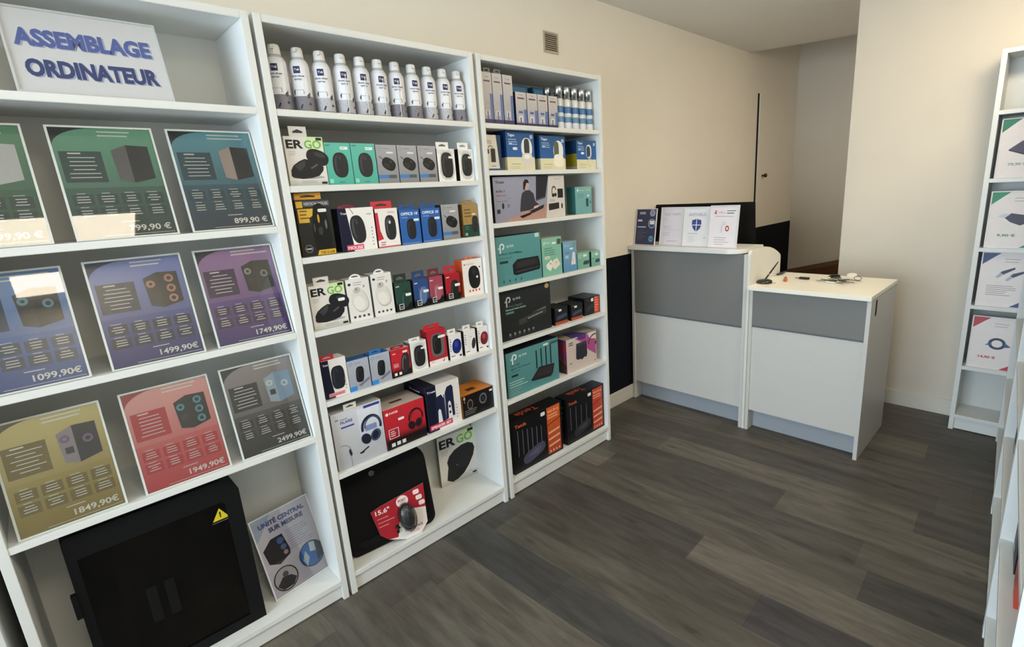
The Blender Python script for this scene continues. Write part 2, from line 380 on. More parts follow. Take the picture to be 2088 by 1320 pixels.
# ------------------------------------------------------------------ bookcases
PT = .022   # side panel
def bookcase(name_label, loc, rot, w, shelves, depth=.28, group='white bookcases along the left wall', H=2.02, cat='bookcase', th=.02):
    r = empty('bookcase', loc, rot); tag(r, name_label, cat, group)
    board('side_panel', (-depth, 0, 0), (0, PT, H), parent=r); board('side_panel', (-depth, w - PT, 0), (0, w, H), parent=r)
    board('top_panel', (-depth, PT, H - .022), (-.001, w - PT, H - .0005), parent=r)
    board('back_panel', (-depth + .001, PT, .06), (-depth + .006, w - PT, H - .022), '#d9d9d3', parent=r, bevel=0)
    for z in shelves: board('shelf', (-depth + .006, PT, z - th), (-.001, w - PT, z), parent=r)
    board('plinth', (-.03, PT, .004), (-.014, w - PT, shelves[-1] - th), parent=r)
    return r
SH1 = [1.758, 1.406, 1.057, .678, .083]
SH2 = [1.757, 1.527, 1.297, 1.045, .789, .503, .087]
SH3 = [1.757, 1.566, 1.342, 1.057, .791, .508, .092]
bookcase('tall white bookcase at the left picture edge, mostly cut off by the frame', (0, -1.645, 0), (0, 0, 0), .8, SH1)
bookcase('tall white bookcase holding the price posters and the big black computer case', (0, -.812, 0), (0, 0, 0), .8, SH1)
bookcase('tall white bookcase holding the spray cans and boxed mice on the left wall', (0, 0, 0), (0, 0, 0), .8, SH2)
bookcase('tall white bookcase holding the blue and teal network boxes, next to the counter', (0, .818, 0), (0, 0, 0), .8, SH3)
RB = 'white bookcases on the right of the shop'
# the one against the partition faces the camera (local +x -> world -y)
SH4 = [1.735, 1.405, 1.05, .738, .388, .093]
bookcase('tall narrow white bookcase against the back partition wall, facing the camera', (1.442, 2.94, 0), (0, 0, -PI / 2), .4, SH4, depth=.205, group=RB)
# those along the right wall face the left wall (local +x -> world -x)
ANG = math.radians(180 + 3.2)
def right_pt(t): return (1.655 + t * math.sin(math.radians(3.2)) , 2.925 - t * math.cos(math.radians(3.2)))
for i, lab in enumerate(('tall white bookcase on the right wall, touching the narrow one at the back', 'tall white bookcase on the right wall, the middle one of its row', 'tall white bookcase at the right picture edge, nearest the camera')):
    x, y = right_pt(i * .81); bookcase(lab, (x, y, 0), (0, 0, ANG), .8, [1.70, 1.37, 1.03, .70, .37, .085], depth=.39, group=RB)

# ------------------------------------------------------------------ product boxes
def flap(kind, w, wd0, wd1, h0, h1, col, d=0):
    """hang tab child: euro-slot tab standing on the box, wd0..wd1 across, h0..h1 up"""
    m = MB()
    if kind == 'square':
        a, b = (wd0 + wd1) / 2 - (wd1 - wd0) * .28, (wd0 + wd1) / 2 + (wd1 - wd0) * .28; c, e = h0 + (h1 - h0) * .35, h0 + (h1 - h0) * .62; q = (a + b) / 2
        m.ring([(wd0, h0), (q, h0), (wd1, h0), (wd1, h1), (q, h1), (wd0, h1)], [(a, c), (q, c), (b, c), (b, e - (e - c) * .35), (q, e + (e - c) * .4), (a, e - (e - c) * .35)], d - .0008, d, col)
    else:
        n = 12; cy = h0; R = (wd1 - wd0) / 2; cx = (wd0 + wd1) / 2; hh = h1 - h0
        outer = [(cx + R * math.cos(2 * PI * i / n), cy + max(0, hh * math.sin(2 * PI * i / n))) for i in range(n)]
        inner = [(cx + R * .6 * math.cos(2 * PI * i / n), cy + hh * .42 + hh * .2 * math.sin(2 * PI * i / n)) for i in range(n)]
        m.ring(outer, inner, d - .0008, d, col)
    return m
def pbox(name, label, cat, y0, y1, z, h, front, d=.045, x=-.02, base='#ffffff', side=None, top=None, right=None, tab=None, rot=0, group=None, sidefn=None, topfn=None, tilt=0, ypos=None):
    w = y1 - y0; m = MB()
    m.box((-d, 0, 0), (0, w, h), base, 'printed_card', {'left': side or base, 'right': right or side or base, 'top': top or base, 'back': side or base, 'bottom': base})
    f = Face(m, (0, 0, 0), (0, w, 0), (0, 0, h)); front(f)
    if sidefn: sidefn(Face(m, (-d, 0, 0), (d, 0, 0), (0, 0, h)))
    if topfn: topfn(Face(m, (0, 0, h), (0, w, 0), (-d, 0, 0)))
    o = m.build(name, loc=(x, y0, z + .0003), rot=(0, tilt, rot)); tag(o, label, cat, group)
    if tab:
        kind, a, b, hh, col = tab; t = flap(kind, w, w * a, w * b, h, h + hh, col, -.004); t.build('hang_tab', o)
    return o
def ergo_front(pad=False, scale=1, sticker=False):
    def fn(f):
        f.rect(0, 0, 1, 1, '#dfddd8'); f.rect(.58, .74, 1, 1, ('#dfe6c8', '#c9e2a4')); f.rect(0, 0, 1, .12, ('#b9b9b3', '#d5d4ce'))
        f.text('ER', .04, .765, .17, '#16171a', w=.43, bold=.035); f.text('GO', .50, .765, .17, '#77b255', w=.44, bold=.022)
        f.rect(.82, .93, .97, .985, '#1c1c1e')
        f.bars(.07, .69, .2, 3, .035, .01, '#b2b0ac', 3)
        if pad:
            f.poly([(.16, .10), (.30, .03), (.45, .05), (.62, .12), (.78, .25), (.92, .42), (.97, .56), (.93, .66), (.80, .715), (.62, .71), (.42, .66), (.27, .57), (.20, .46), (.22, .36), (.19, .24)], '#151618')
            f.ell(.55, .19, .13, .10, '#060607'); f.ell(.46, .34, .02, .012, '#8b8b8b')
            f.rect(.86, .04, .97, .075, '#202124'); f.bars(.74, .12, .2, 1, .03, .012, '#a8a8a4')
        else:
            f.ell(.80, .58, .30, .20, '#1b1c1f', -.35, 24, 2.3); f.ell(.86, .63, .16, .06, '#34363b', -.3)
            f.ell(.50, .17, .42, .04, '#a4a4a0')
            f.poly([(.06, .20), (.12, .17), (.34, .14), (.60, .16), (.78, .20), (.90, .30), (.93, .38), (.82, .46), (.62, .52), (.45, .55), (.30, .50), (.15, .42), (.07, .32)], '#1d1e22')
            f.poly([(.18, .40), (.34, .48), (.47, .53), (.44, .40), (.30, .30)], '#3a3c42'); f.poly([(.60, .34), (.78, .42), (.76, .45), (.58, .37)], '#56585f')
            f.rect(.82, .03, .97, .075, '#202124'); f.bars(.3, .09, .4, 2, .035, .01, '#9a9a96')
            if sticker: f.ell(.87, .60, .10, .045, '#f2f2f0', 0, 14, 5)
    return fn
def teal_front(f):
    f.rect(0, 0, 1, 1, ('#52b09d', '#60baa8')); f.text('PORT', .05, .92, .035, '#123c34', bold=.02); f.rect(.60, .84, .90, .91, '#dff2ec'); f.bars(.63, .87, .24, 1, .02, .012, '#7a918b')
    f.mouse(.54, .47, .60, .93, 0, '#24262b', '#3a3d44', p=2.5); f.rect(.05, .04, .19, .14, '#8fdccb'); f.text('Essential', .42, .05, .03, '#123c34')
def greymouse_front(f):
    f.rect(0, 0, 1, 1, ('#87888c', '#a9a9ad')); f.arc(.16, .90, .07, .015, '#5d7aa8'); f.bars(.3, .9, .55, 1, .02, .012, '#6c727c'); f.ell(.66, .80, .17, .04, '#dedee0', 0, 12, 5)
    f.ell(.56, .50, .34, .26, '#141517', -.5, 24, 2.4); f.line(.14, .70, .34, .60, .03, '#141517'); f.ell(.66, .56, .06, .05, '#3a3b3f', -.5); f.ell(.45, .47, .16, .10, '#27282c', -.5)
    f.rect(0, .13, .5, .22, '#3f7fc4'); f.rect(.5, .13, .88, .22, '#55575c')
def slot_front(bodyc='#1d1e21', card='#f1f1ee', band='#d9d9d6'):
    def fn(f):
        f.rect(0, 0, 1, 1, card); f.rect(.03, .84, .97, .97, '#e0e0dd')
        f.poly([(.22, .10), (.38, .05), (.66, .05), (.82, .10), (.95, .30), (.92, .62), (.86, .86), (.70, .94), (.36, .94), (.20, .86), (.14, .60), (.10, .28)], '#c9cac8')
        f.mouse(.53, .50, .68, 1.18, 0, bodyc, '#3a3b3f', p=2.9); f.ell(.80, .74, .17, .055, '#ecece9', 0, 12, 5); f.ell(.30, .13, .05, .05, '#d9d9dd')
    return fn
Z = SH2[1]
MG = 'boxed computer mice on the middle bookcase'
pbox('mouse_box', 'white ergonomic mouse box with green and black capitals, below the first spray cans', 'mouse box', .034, .157, Z, .153, ergo_front(), d=.07, base='#cfcfca', tab=('square', .17, .62, .031, '#d5d4cf'), group=MG)
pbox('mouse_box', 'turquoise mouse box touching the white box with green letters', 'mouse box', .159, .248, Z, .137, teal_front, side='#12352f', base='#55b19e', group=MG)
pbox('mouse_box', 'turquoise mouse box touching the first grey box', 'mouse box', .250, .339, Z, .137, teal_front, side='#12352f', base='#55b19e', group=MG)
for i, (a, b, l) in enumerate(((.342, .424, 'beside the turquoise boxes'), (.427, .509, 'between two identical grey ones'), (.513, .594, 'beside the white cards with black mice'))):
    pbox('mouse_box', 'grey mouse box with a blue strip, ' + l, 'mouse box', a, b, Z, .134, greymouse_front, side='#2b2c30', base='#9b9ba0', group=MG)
for a, b, l in ((.599, .682, 'next to the grey boxes'), (.701, .776, 'last on the upper mouse shelf')):
    pbox('mouse_box', 'white cut-out card pack around a black mouse, ' + l, 'mouse box', a, b, Z, .125, slot_front(), side='#0d0e10', base='#f1f1ee', tab=('square', .02, .72, .025, '#efefec'), group=MG, d=.05)
Z = SH2[2]
def lab_front(f):
    f.rect(0, 0, 1, 1, ('#1c1d1b', '#2c2d29')); f.rect(.02, .86, .20, .97, '#d9b33c'); f.rect(.22, .88, .98, .97, '#57585c'); f.text('VERTICAL MOUSE', .24, .90, .05, '#d9d9dd', w=.7)
    f.poly([(.04, .60), (.34, .60), (.34, .68), (.52, .74), (.52, .84), (.04, .84)], '#d9ae3f'); f.bars(.09, .79, .3, 3, .06, .02, '#5c4a1c', 4)
    f.poly([(.42, .10), (.62, .06), (.88, .10), (.93, .30), (.90, .60), (.84, .86), (.70, .93), (.50, .90), (.44, .72), (.38, .40)], '#0d0e0e')
    f.ell(.60, .66, .03, .13, '#c79b2e'); f.ell(.80, .55, .03, .14, '#6e6f73'); f.ell(.62, .44, .07, .12, '#2f3633'); f.ell(.45, .50, .02, .13, '#4a4b50'); f.ell(.74, .80, .13, .05, '#e8e8e6', 0, 12, 5)
    f.ell(.20, .14, .13, .13, '#6d6e72', 0, 6); f.ell(.20, .14, .10, .10, '#1b1c1d', 0, 6); f.rect(.12, .125, .28, .15, '#b7b8bb')
    f.poly([(.42, .01), (.98, .01), (.98, .10), (.48, .10)], '#d6aa38'); f.text('THE G-LAB', .52, .03, .045, '#1e1c12', w=.42, bold=.02)
pbox('mouse_box', 'tall black and yellow mouse box with an orange hanging tab', 'mouse box', .036, .149, Z, .186, lab_front, d=.06, base='#b98d2e', side='#3a2c14', top='#d39a32', right='#1c1d1b', tab=('square', .02, .78, .021, '#d2993a'), group=MG)
def trust_mouse(f):
    f.rect(0, 0, 1, 1, '#efedea'); f.poly([(0, 0), (.32, 0), (.32, .2), (.22, 1), (0, 1)], '#0f1330'); f.text('Trust', .06, .86, .05, '#e9e9f2', bold=.02)
    f.tubeline = None; f.line(.33, 1, .42, .86, .015, '#3a3a3e'); f.mouse(.50, .50, .42, .76, .1, '#28292c', '#4a4b50', p=2.5); f.ell(.86, .84, .08, .02, '#b9b7b4')
    f.rect(.12, .03, .60, .15, '#d8476a'); f.text('MOUSE', .15, .05, .07, '#f6dfe5', bold=.03, w=.42); f.bars(.88, .5, .05, 6, .08, .03, '#9a9894', 3)
pbox('mouse_box', 'white mouse box with dark blue edge, right of the black and yellow box', 'mouse box', .172, .302, Z, .150, trust_mouse, d=.07, side='#0b0e24', base='#e6e4e1', top='#1b1838', tab=('round', .02, .50, .012, '#8c2740'), group=MG)
def genius_front(f):
    f.rect(0, 0, 1, 1, '#ece9e6'); f.poly([(0, .18), (.26, .22), (.14, .45), (.12, .9), (0, .9)], '#c13240'); f.text('Genius', .56, .88, .05, '#8c2f3a', w=.3)
    f.text('NX-7005', .10, .30, .0, '#c23a48') if False else None
    f.mouse(.62, .50, .50, 1.02, 0, '#2a2b2f', '#55565c', p=2.7); f.ell(.60, .64, .05, .07, '#c9cacc'); f.bars(.10, .12, .35, 2, .06, .025, '#b96a72', 2); f.rect(0, 0, 1, .03, '#c9525e')
pbox('mouse_box', 'red and white mouse box with a red tab, left of the blue boxes', 'mouse box', .308, .397, Z, .141, genius_front, d=.05, base='#b93640', side='#7d1f28', top='#b93640', tab=('square', -.12, .80, .026, '#cf3b44'), group=MG)
def office_front(f):
    f.rect(0, 0, 1, 1, ('#2c5fa8', '#2f64ae')); f.text('OFFICE 10', .08, .85, .08, '#e3ecf8', w=.84, bold=.03); f.text('mouse', .1, .77, .04, '#b9cdec', w=.3)
    f.mouse(.54, .44, .46, .90, 0, '#202226', '#33363c', p=2.8); f.ell(.82, .70, .14, .055, '#e8edf4', 0, 12, 5); f.rect(0, .02, .9, .05, '#6d90c8')
for a, b, l in ((.404, .490, 'next to the red and white box'), (.497, .585, 'next to the grey box')):
    pbox('mouse_box', 'blue mouse box with white capitals, ' + l, 'mouse box', a, b, Z, .130, office_front, d=.05, base='#2a5aa0', side='#15305c', top='#1d3f74', tab=('square', .05, .8, .02, '#2b5596'), group=MG)
pbox('mouse_box', 'grey mouse box between the blue boxes and the brown cardboard one', 'mouse box', .592, .675, Z, .140, greymouse_front, side='#33343a', base='#9b9ba0', group=MG)
def kraft_front(f):
    f.rect(0, 0, 1, 1, '#a4854f'); f.rect(0, 0, 1, .38, '#1f4238'); f.bars(.1, .82, .5, 3, .10, .03, '#5d4824', 2); f.arc(.18, .5, .07, .012, '#6d5730'); f.bars(.1, .3, .4, 2, .07, .02, '#4f8c78', 2); f.rect(.08, .05, .22, .13, '#9db3a6')
    f.mouse(.76, .38, .40, .86, 0, '#25231f', '#3a3833', p=3.2); f.ell(.70, .69, .12, .04, '#e3e0d6', 0, 12, 5)
pbox('mouse_box', 'brown cardboard and dark green mouse box with a flat black mouse', 'mouse box', .696, .776, Z, .135, kraft_front, d=.05, base='#8f7343', side='#6a5430', top='#8f7343', tab=('square', .02, .68, .018, '#9a7d4a'), group=MG)
Z = SH2[3]
pbox('mouse_box', 'white ergonomic mouse box with green and black capitals, beside the cream mice boxes', 'mouse box', .033, .155, Z, .153, ergo_front(sticker=True), d=.07, base='#cfcfca', tab=('square', .17, .60, .026, '#d9d2cf'), group=MG)
def white_mouse(f):
    f.rect(0, 0, 1, 1, '#e4e3df'); f.ell(.14, .88, .07, .055, '#2a2b30'); f.bars(.3, .9, .55, 2, .05, .012, '#7b7d83', 5); f.poly([(.70, .80), (.76, .84), (.80, .80), (.74, .76)], '#9a9c9e')
    f.ell(.52, .47, .34, .50, '#b5b5b0', .28, 26, 2.4); f.ell(.50, .49, .32, .48, '#dcdad4', .28, 26, 2.4); f.ell(.43, .73, .16, .13, '#bdbcb7', .28); f.ell(.41, .75, .03, .06, '#6f7074', .28); f.ell(.47, .42, .24, .30, '#e8e6e0', .28)
    for i in range(4): f.ell(.20 + i * .2, .105, .055, .055, '#4a4b50', 0, 14)
for a, b, h, l in ((.162, .249, .155, 'left one of the hooped pair'), (.257, .339, .160, 'touching the dark green pack')):
    pbox('mouse_box', 'white box with a cream mouse, ' + l, 'mouse box', a, b, Z, h, white_mouse, d=.05, base='#dcdbd7', side='#8f9092', tab=('round', .18, .70, .017, '#f0efec'), group=MG)
def clear_mouse(bg, mo, hi, st=True):
    def fn(f):
        f.rect(0, 0, 1, 1, '#0c0d0f'); f.rect(0, .32, 1, 1, (bg, bg)); f.rect(.0, .22, 1, .32, ('#0c0d0f', bg)); f.bars(.14, .86, .25, 1, .04, .03, '#dfe3e4'); f.ell(.11, .87, .03, .03, '#e8ecec')
        f.mouse(.60, .42, .52, 1.0, -.12, mo, hi, p=2.6); f.line(.40, .2, .36, .7, .014, hi)
        if st: f.ell(.80, .55, .18, .08, '#f0f0ee', 0, 12, 5)
        f.rect(.16, .07, .46, .26, '#e2e4e3'); f.rect(.19, .09, .43, .24, '#15171a'); f.text('2.4G', .21, .13, .06, '#dfe3e4', w=.2)
    return fn
for a, b, bgc, mo, hi, l in ((.347, .416, '#28483f', '#1f3a33', '#3d6257', 'dark green'), (.427, .496, '#2d4a80', '#5a719f', '#8298c0', 'blue'), (.499, .564, '#9c4858', '#a45c68', '#c98a92', 'pink'), (.576, .650, '#a61f2c', '#1a2420', '#36423c', 'bright red')):
    tabc = {'dark green': '#2c3733', 'blue': '#2b4372', 'pink': '#6e3038', 'bright red': '#c22a38'}[l]
    pbox('mouse_box', l + ' mouse pack in the row of four small dark ones', 'mouse box', a, b, Z, .112, clear_mouse(bgc, mo, hi), d=.045, base=bgc, side='#0c0d10', top=bgc, tab=('square', .02, .80, .033, tabc), group=MG)
def orange_front(f):
    f.rect(0, 0, 1, 1, '#ece7e2'); f.ell(.12, .87, .045, .03, '#d4552e'); f.bars(.2, .88, .4, 2, .03, .008, '#9c9894'); f.ell(.86, .76, .03, .04, '#2b2b2e')
    f.ell(.56, .50, .29, .47, '#17181a', .05, 26, 2.5); f.ell(.56, .66, .10, .15, '#2a2b2e', .05); f.ell(.70, .50, .05, .05, '#ece7e2', 0)
    for i in range(4): f.ell(.28 + i * .16, .14, .04, .05, '#d4552e', 0, 12)
pbox('mouse_box', 'white and orange mouse box with a curvy black mouse', 'mouse box', .668, .774, Z, .158, orange_front, d=.055, base='#c9522a', side='#c9522a', top='#d8693c', tab=('round', .18, .55, .015, '#d8774f'), group=MG)
Z = SH2[4]
def trust2(f):
    f.rect(0, 0, 1, 1, '#e6e3e1'); f.poly([(0, 0), (.38, 0), (.30, .5), (.28, 1), (0, 1)], '#0d1230'); f.text('Trust', .05, .86, .05, '#e9e9f2', w=.22, bold=.02)
    f.mouse(.60, .50, .56, 1.0, 0, '#20222c', '#32343f', p=3.0); f.rect(.12, .04, .80, .13, '#dd9aa2'); f.text('WIRELESS MOUSE', .16, .055, .05, '#c23348', w=.6, bold=.02); f.bars(.84, .4, .08, 4, .08, .03, '#9a9894', 3)
pbox('mouse_box', 'white and dark blue mouse box with a small red tab on top', 'mouse box', .033, .120, Z, .142, trust2, d=.06, side='#0b0e24', base='#e6e4e1', tab=('square', -.02, .55, .018, '#b5283a'), group=MG)
def hp_front(f):
    f.rect(0, 0, 1, 1, ('#9aa0ad', '#aeb3c0')); f.arc(.16, .88, .07, .018, '#5577ad'); f.bars(.30, .89, .45, 2, .035, .012, '#8089a0', 7); f.mouse(.53, .50, .38, .74, -.08, '#191a1d', '#333438', p=3.2)
    f.poly([(.4, .16), (.95, .34), (.95, .26), (.5, .10)], '#70747e'); f.rect(0, 0, .32, .15, '#2d86cf')
for a, b, l, t in ((.122, .204, 'next to the white and dark blue one', None), (.208, .290, 'with a raised blue tab', ('square', .06, .62, .018, '#2c6fb4'))):
    pbox('mouse_box', 'silver grey mouse box with blue top, ' + l, 'mouse box', a, b, Z, .117, hp_front, d=.05, base='#7f8796', side='#39414f', top='#2460a0', tab=t, group=MG)
def redmouse(f):
    f.rect(0, 0, 1, 1, '#17090b'); f.rect(0, .35, 1, 1, '#c02531'); f.rect(0, .18, 1, .35, ('#17090b', '#c02531')); f.bars(.1, .84, .28, 1, .03, .03, '#e9c9c9'); f.mouse(.72, .45, .46, .98, -.15, '#2b2b2e', '#6b6a6c', p=2.6)
    f.rect(.10, .36, .36, .50, '#c9868a'); f.rect(.10, .07, .24, .17, '#e6e2e0'); f.rect(.34, .07, .48, .17, '#e6e2e0'); f.ell(.76, .86, .13, .05, '#f0dada', 0, 12, 5)
pbox('mouse_box', 'red and black mouse box right of the two silver grey boxes', 'mouse box', .294, .376, Z, .113, redmouse, d=.05, base='#a81f2b', side='#5c1016', top='#d9c9c4', tab=('square', .06, .74, .013, '#8c1f2a'), group=MG)
pbox('mouse_box', 'white card pack with a black mouse, left of the tall red pack', 'mouse box', .381, .455, Z + .0, .122, slot_front('#232427', '#e6e5e1'), d=.05, base='#e6e5e1', side='#55565a', tab=('square', .0, .66, .018, '#e9e8e5'), group=MG)
def redbig(f):
    f.rect(0, 0, 1, 1, '#b22532'); f.rect(0, 0, 1, .15, '#e9e4e2'); f.bars(.1, .09, .3, 1, .03, .02, '#d88f96'); f.poly([(.70, .05), (.78, .05), (.84, .13), (.80, .12)], '#a02a36'); f.text('speedlink', .60, .03, .03, '#7c2a33', w=.24) if False else None
    f.ell(.52, .56, .36, .56, '#6a6461', 0, 24, 3.5); f.mouse(.48, .58, .46, .92, 0, '#1b1b1a', '#3a3a37', p=3); f.ell(.76, .78, .20, .06, '#efefed', 0, 12, 5)
pbox('mouse_box', 'tall red mouse pack with a wide red hanging tab', 'mouse box', .462, .552, Z, .150, redbig, d=.05, base='#a8212e', side='#7a1520', top='#c02c3a', tab=('square', -.10, .72, .026, '#c8242f'), group=MG)
def small_round(c, hi):
    def fn(f):
        f.rect(0, 0, 1, 1, '#e9e6e4'); f.ell(.60, .50, .36, .50, c, -.1, 22, 2.2); f.ell(.56, .58, .16, .22, hi, -.1); f.bars(.08, .8, .10, 6, .09, .04, '#3a3b44', 2); f.bars(.1, .12, .5, 1, .04, .03, '#4a4b50'); f.rect(.76, .06, .93, .14, '#3c3d44')
    return fn
for a, b, c, hi, l in ((.563, .628, '#16246e', '#2d40a0', 'dark blue'), (.642, .704, '#2e3034', '#8a8c90', 'slim grey'), (.716, .776, '#6e1a24', '#b03a48', 'deep red')):
    pbox('mouse_box', 'small white box with a ' + l + ' mouse', 'mouse box', a, b, Z, .110, small_round(c, hi) if l != 'slim grey' else (lambda f: (f.rect(0, 0, 1, 1, '#e9e6e4'), f.ell(.80, .42, .17, .40, '#2e3034', -.2), f.line(.35, .15, .5, .85, .01, '#8a8c90'), f.bars(.08, .8, .12, 5, .09, .04, '#3f55a0', 2), f.bars(.1, .12, .5, 1, .04, .03, '#4a4b50'), f.ell(.6, .72, .03, .05, '#8a8c90'))), d=.05, base='#e3e0de', side='#26272c', tab=('square', .0, .62, .024, '#e9e8e6'), group=MG)
Z = SH2[5]
def headset(f, cx, cy, R, c='#1c2130', c2='#3a4a6a', w=.05):
    f.arc(cx, cy, R, w, c, -.35, PI + .25, 26, R * 1.15); f.arc(cx + .03, cy - .01, R * .9, w * .5, c2, .1, PI, 22, R * 1.1)
    f.ell(cx - R * .72, cy - R * 1.0, R * .50, R * .62, c, .5, 20); f.ell(cx + R * .35, cy - R * .95, R * .55, R * .66, c2, -.4, 20); f.ell(cx + R * .30, cy - R * .95, R * .36, R * .46, c, -.4, 18)
def head1(f):
    f.rect(0, 0, 1, 1, ('#aeb0b6', '#d3d6de')); f.rect(.5, .45, .95, .95, ('#c6cbdb', '#dfe3ee')); f.rect(.62, .52, .86, .62, '#7f8bb5')
    f.text('FILAIRE', .16, .79, .05, '#3c4a8a', w=.24, bold=.03); f.bars(.16, .86, .24, 1, .03, .012, '#6a6f88'); f.rect(.16, .71, .42, .74, '#43509a'); f.bars(.07, .87, .1, 1, .02, .02, '#6d6f74'); f.rect(.64, .93, .97, .975, '#34418a')
    headset(f, .75, .58, .19); f.line(.48, .18, .64, .24, .03, '#16181f'); f.ell(.49, .18, .05, .02, '#16181f')
    f.arc(.14, .30, .14, .008, '#5a5c62', 0, 1.9, 14); f.ell(.27, .26, .025, .075, '#2a2c33', .15); f.line(.27, .20, .27, .0, .006, '#5a5c62')
HB = 'audio boxes on the sixth shelf of the middle bookcase'
pbox('headset_box', 'large white box showing a dark blue headset', 'headset box', .034, .228, Z, .225, head1, d=.13, base='#c9cad0', side='#8e9097', top='#b9b9b9', tab=('square', .27, .52, .022, '#d8d8d4'), group=HB)
def head2(f):
    f.rect(0, 0, 1, 1, '#140a0c'); f.rect(0, .38, 1, 1, ('#b32430', '#c52833')); f.rect(0, .2, 1, .38, ('#140a0c', '#b32430')); f.ell(.08, .88, .035, .035, '#f3e6e6'); f.text('NGS', .14, .86, .05, '#f3e6e6', w=.20, bold=.03)
    f.ell(.40, .68, .075, .03, '#f0e6e6', 0, 12, 5); headset(f, .76, .58, .17, '#231317', '#3a2329', .035)
    f.rect(.07, .26, .31, .50, '#e8d6d6'); f.rect(.085, .275, .295, .485, '#a02430'); f.bars(.11, .42, .15, 3, .05, .02, '#e8d6d6')
    for i in range(3): f.rect(.10 + i * .13, .06, .19 + i * .13, .15, '#d9d3d2'); 
pbox('headset_box', 'red box fading to black showing a black headset', 'headset box', .232, .412, Z, .171, head2, d=.13, base='#c9beb4', side='#a92530', top='#c9beb4', tab=None, group=HB, topfn=lambda f: f.rect(.32, .35, .62, .48, '#5a2a22'))
def spk(f):
    f.rect(0, 0, 1, 1, '#e2dfdd'); f.rect(0, 0, .30, 1, '#10142c'); f.text('Trust', .04, .86, .045, '#f1f1f6', w=.25, bold=.02)
    f.poly([(.25, .12), (.26, .62), (.31, .74), (.44, .76), (.50, .66), (.51, .14)], '#1b2340'); f.poly([(.53, .16), (.55, .76), (.62, .88), (.76, .90), (.80, .84), (.80, .20)], '#1b2340'); f.rect(.50, .16, .53, .74, '#3c4668'); f.poly([(.29, .14), (.31, .42), (.35, .46), (.39, .42), (.42, .14)], '#e5e5ea'); f.poly([(.60, .16), (.62, .52), (.66, .56), (.70, .52), (.73, .18)], '#e5e5ea')
    f.ell(.66, .43, .03, .04, '#161b33'); f.ell(.66, .30, .03, .04, '#161b33')
    f.rect(.03, .04, .70, .155, '#c23354'); f.text('SPEAKER SET', .06, .065, .06, '#f4dfe4', w=.61, bold=.03); f.bars(.84, .4, .06, 5, .07, .03, '#b9a9a9', 3)
pbox('speaker_box', 'tall white and dark blue box showing two black speakers', 'speaker box', .424, .592, Z, .202, spk, d=.17, base='#dcd9d7', side='#0c1024', top='#d9d6d4', group=HB, sidefn=lambda f: (f.rect(0, 0, 1, 1, '#0c1024'), f.text('Trust', .25, .86, .04, '#f1f1f6', w=.5)), topfn=lambda f: f.rect(0, 0, .30, 1, '#0c1024'))
def spk2(f):
    f.rect(0, 0, 1, 1, '#100e10'); f.arc(.66, .60, .105, .04, '#64666c', ry=.125); f.ell(.66, .60, .06, .07, '#2a2b30'); f.arc(.24, .55, .08, .03, '#6a5b54', ry=.12); f.ell(.24, .55, .04, .07, '#221d1d'); f.ell(.07, .88, .03, .05, '#c9a37c'); f.ell(.07, .72, .02, .03, '#8a7462')
    f.bars(.06, .30, .5, 3, .08, .02, '#8f8a86', 6); f.rect(.88, .80, .98, .88, '#e9e6e2')
pbox('speaker_box', 'low black speaker box with an orange top', 'speaker box', .60, .774, Z, .106, spk2, d=.13, base='#100e10', side='#c87a26', top='#d07d24', group=HB, topfn=lambda f: (f.rect(.34, .25, .62, .50, '#6b3c14'), f.rect(.37, .33, .59, .42, '#2a1a0c')))
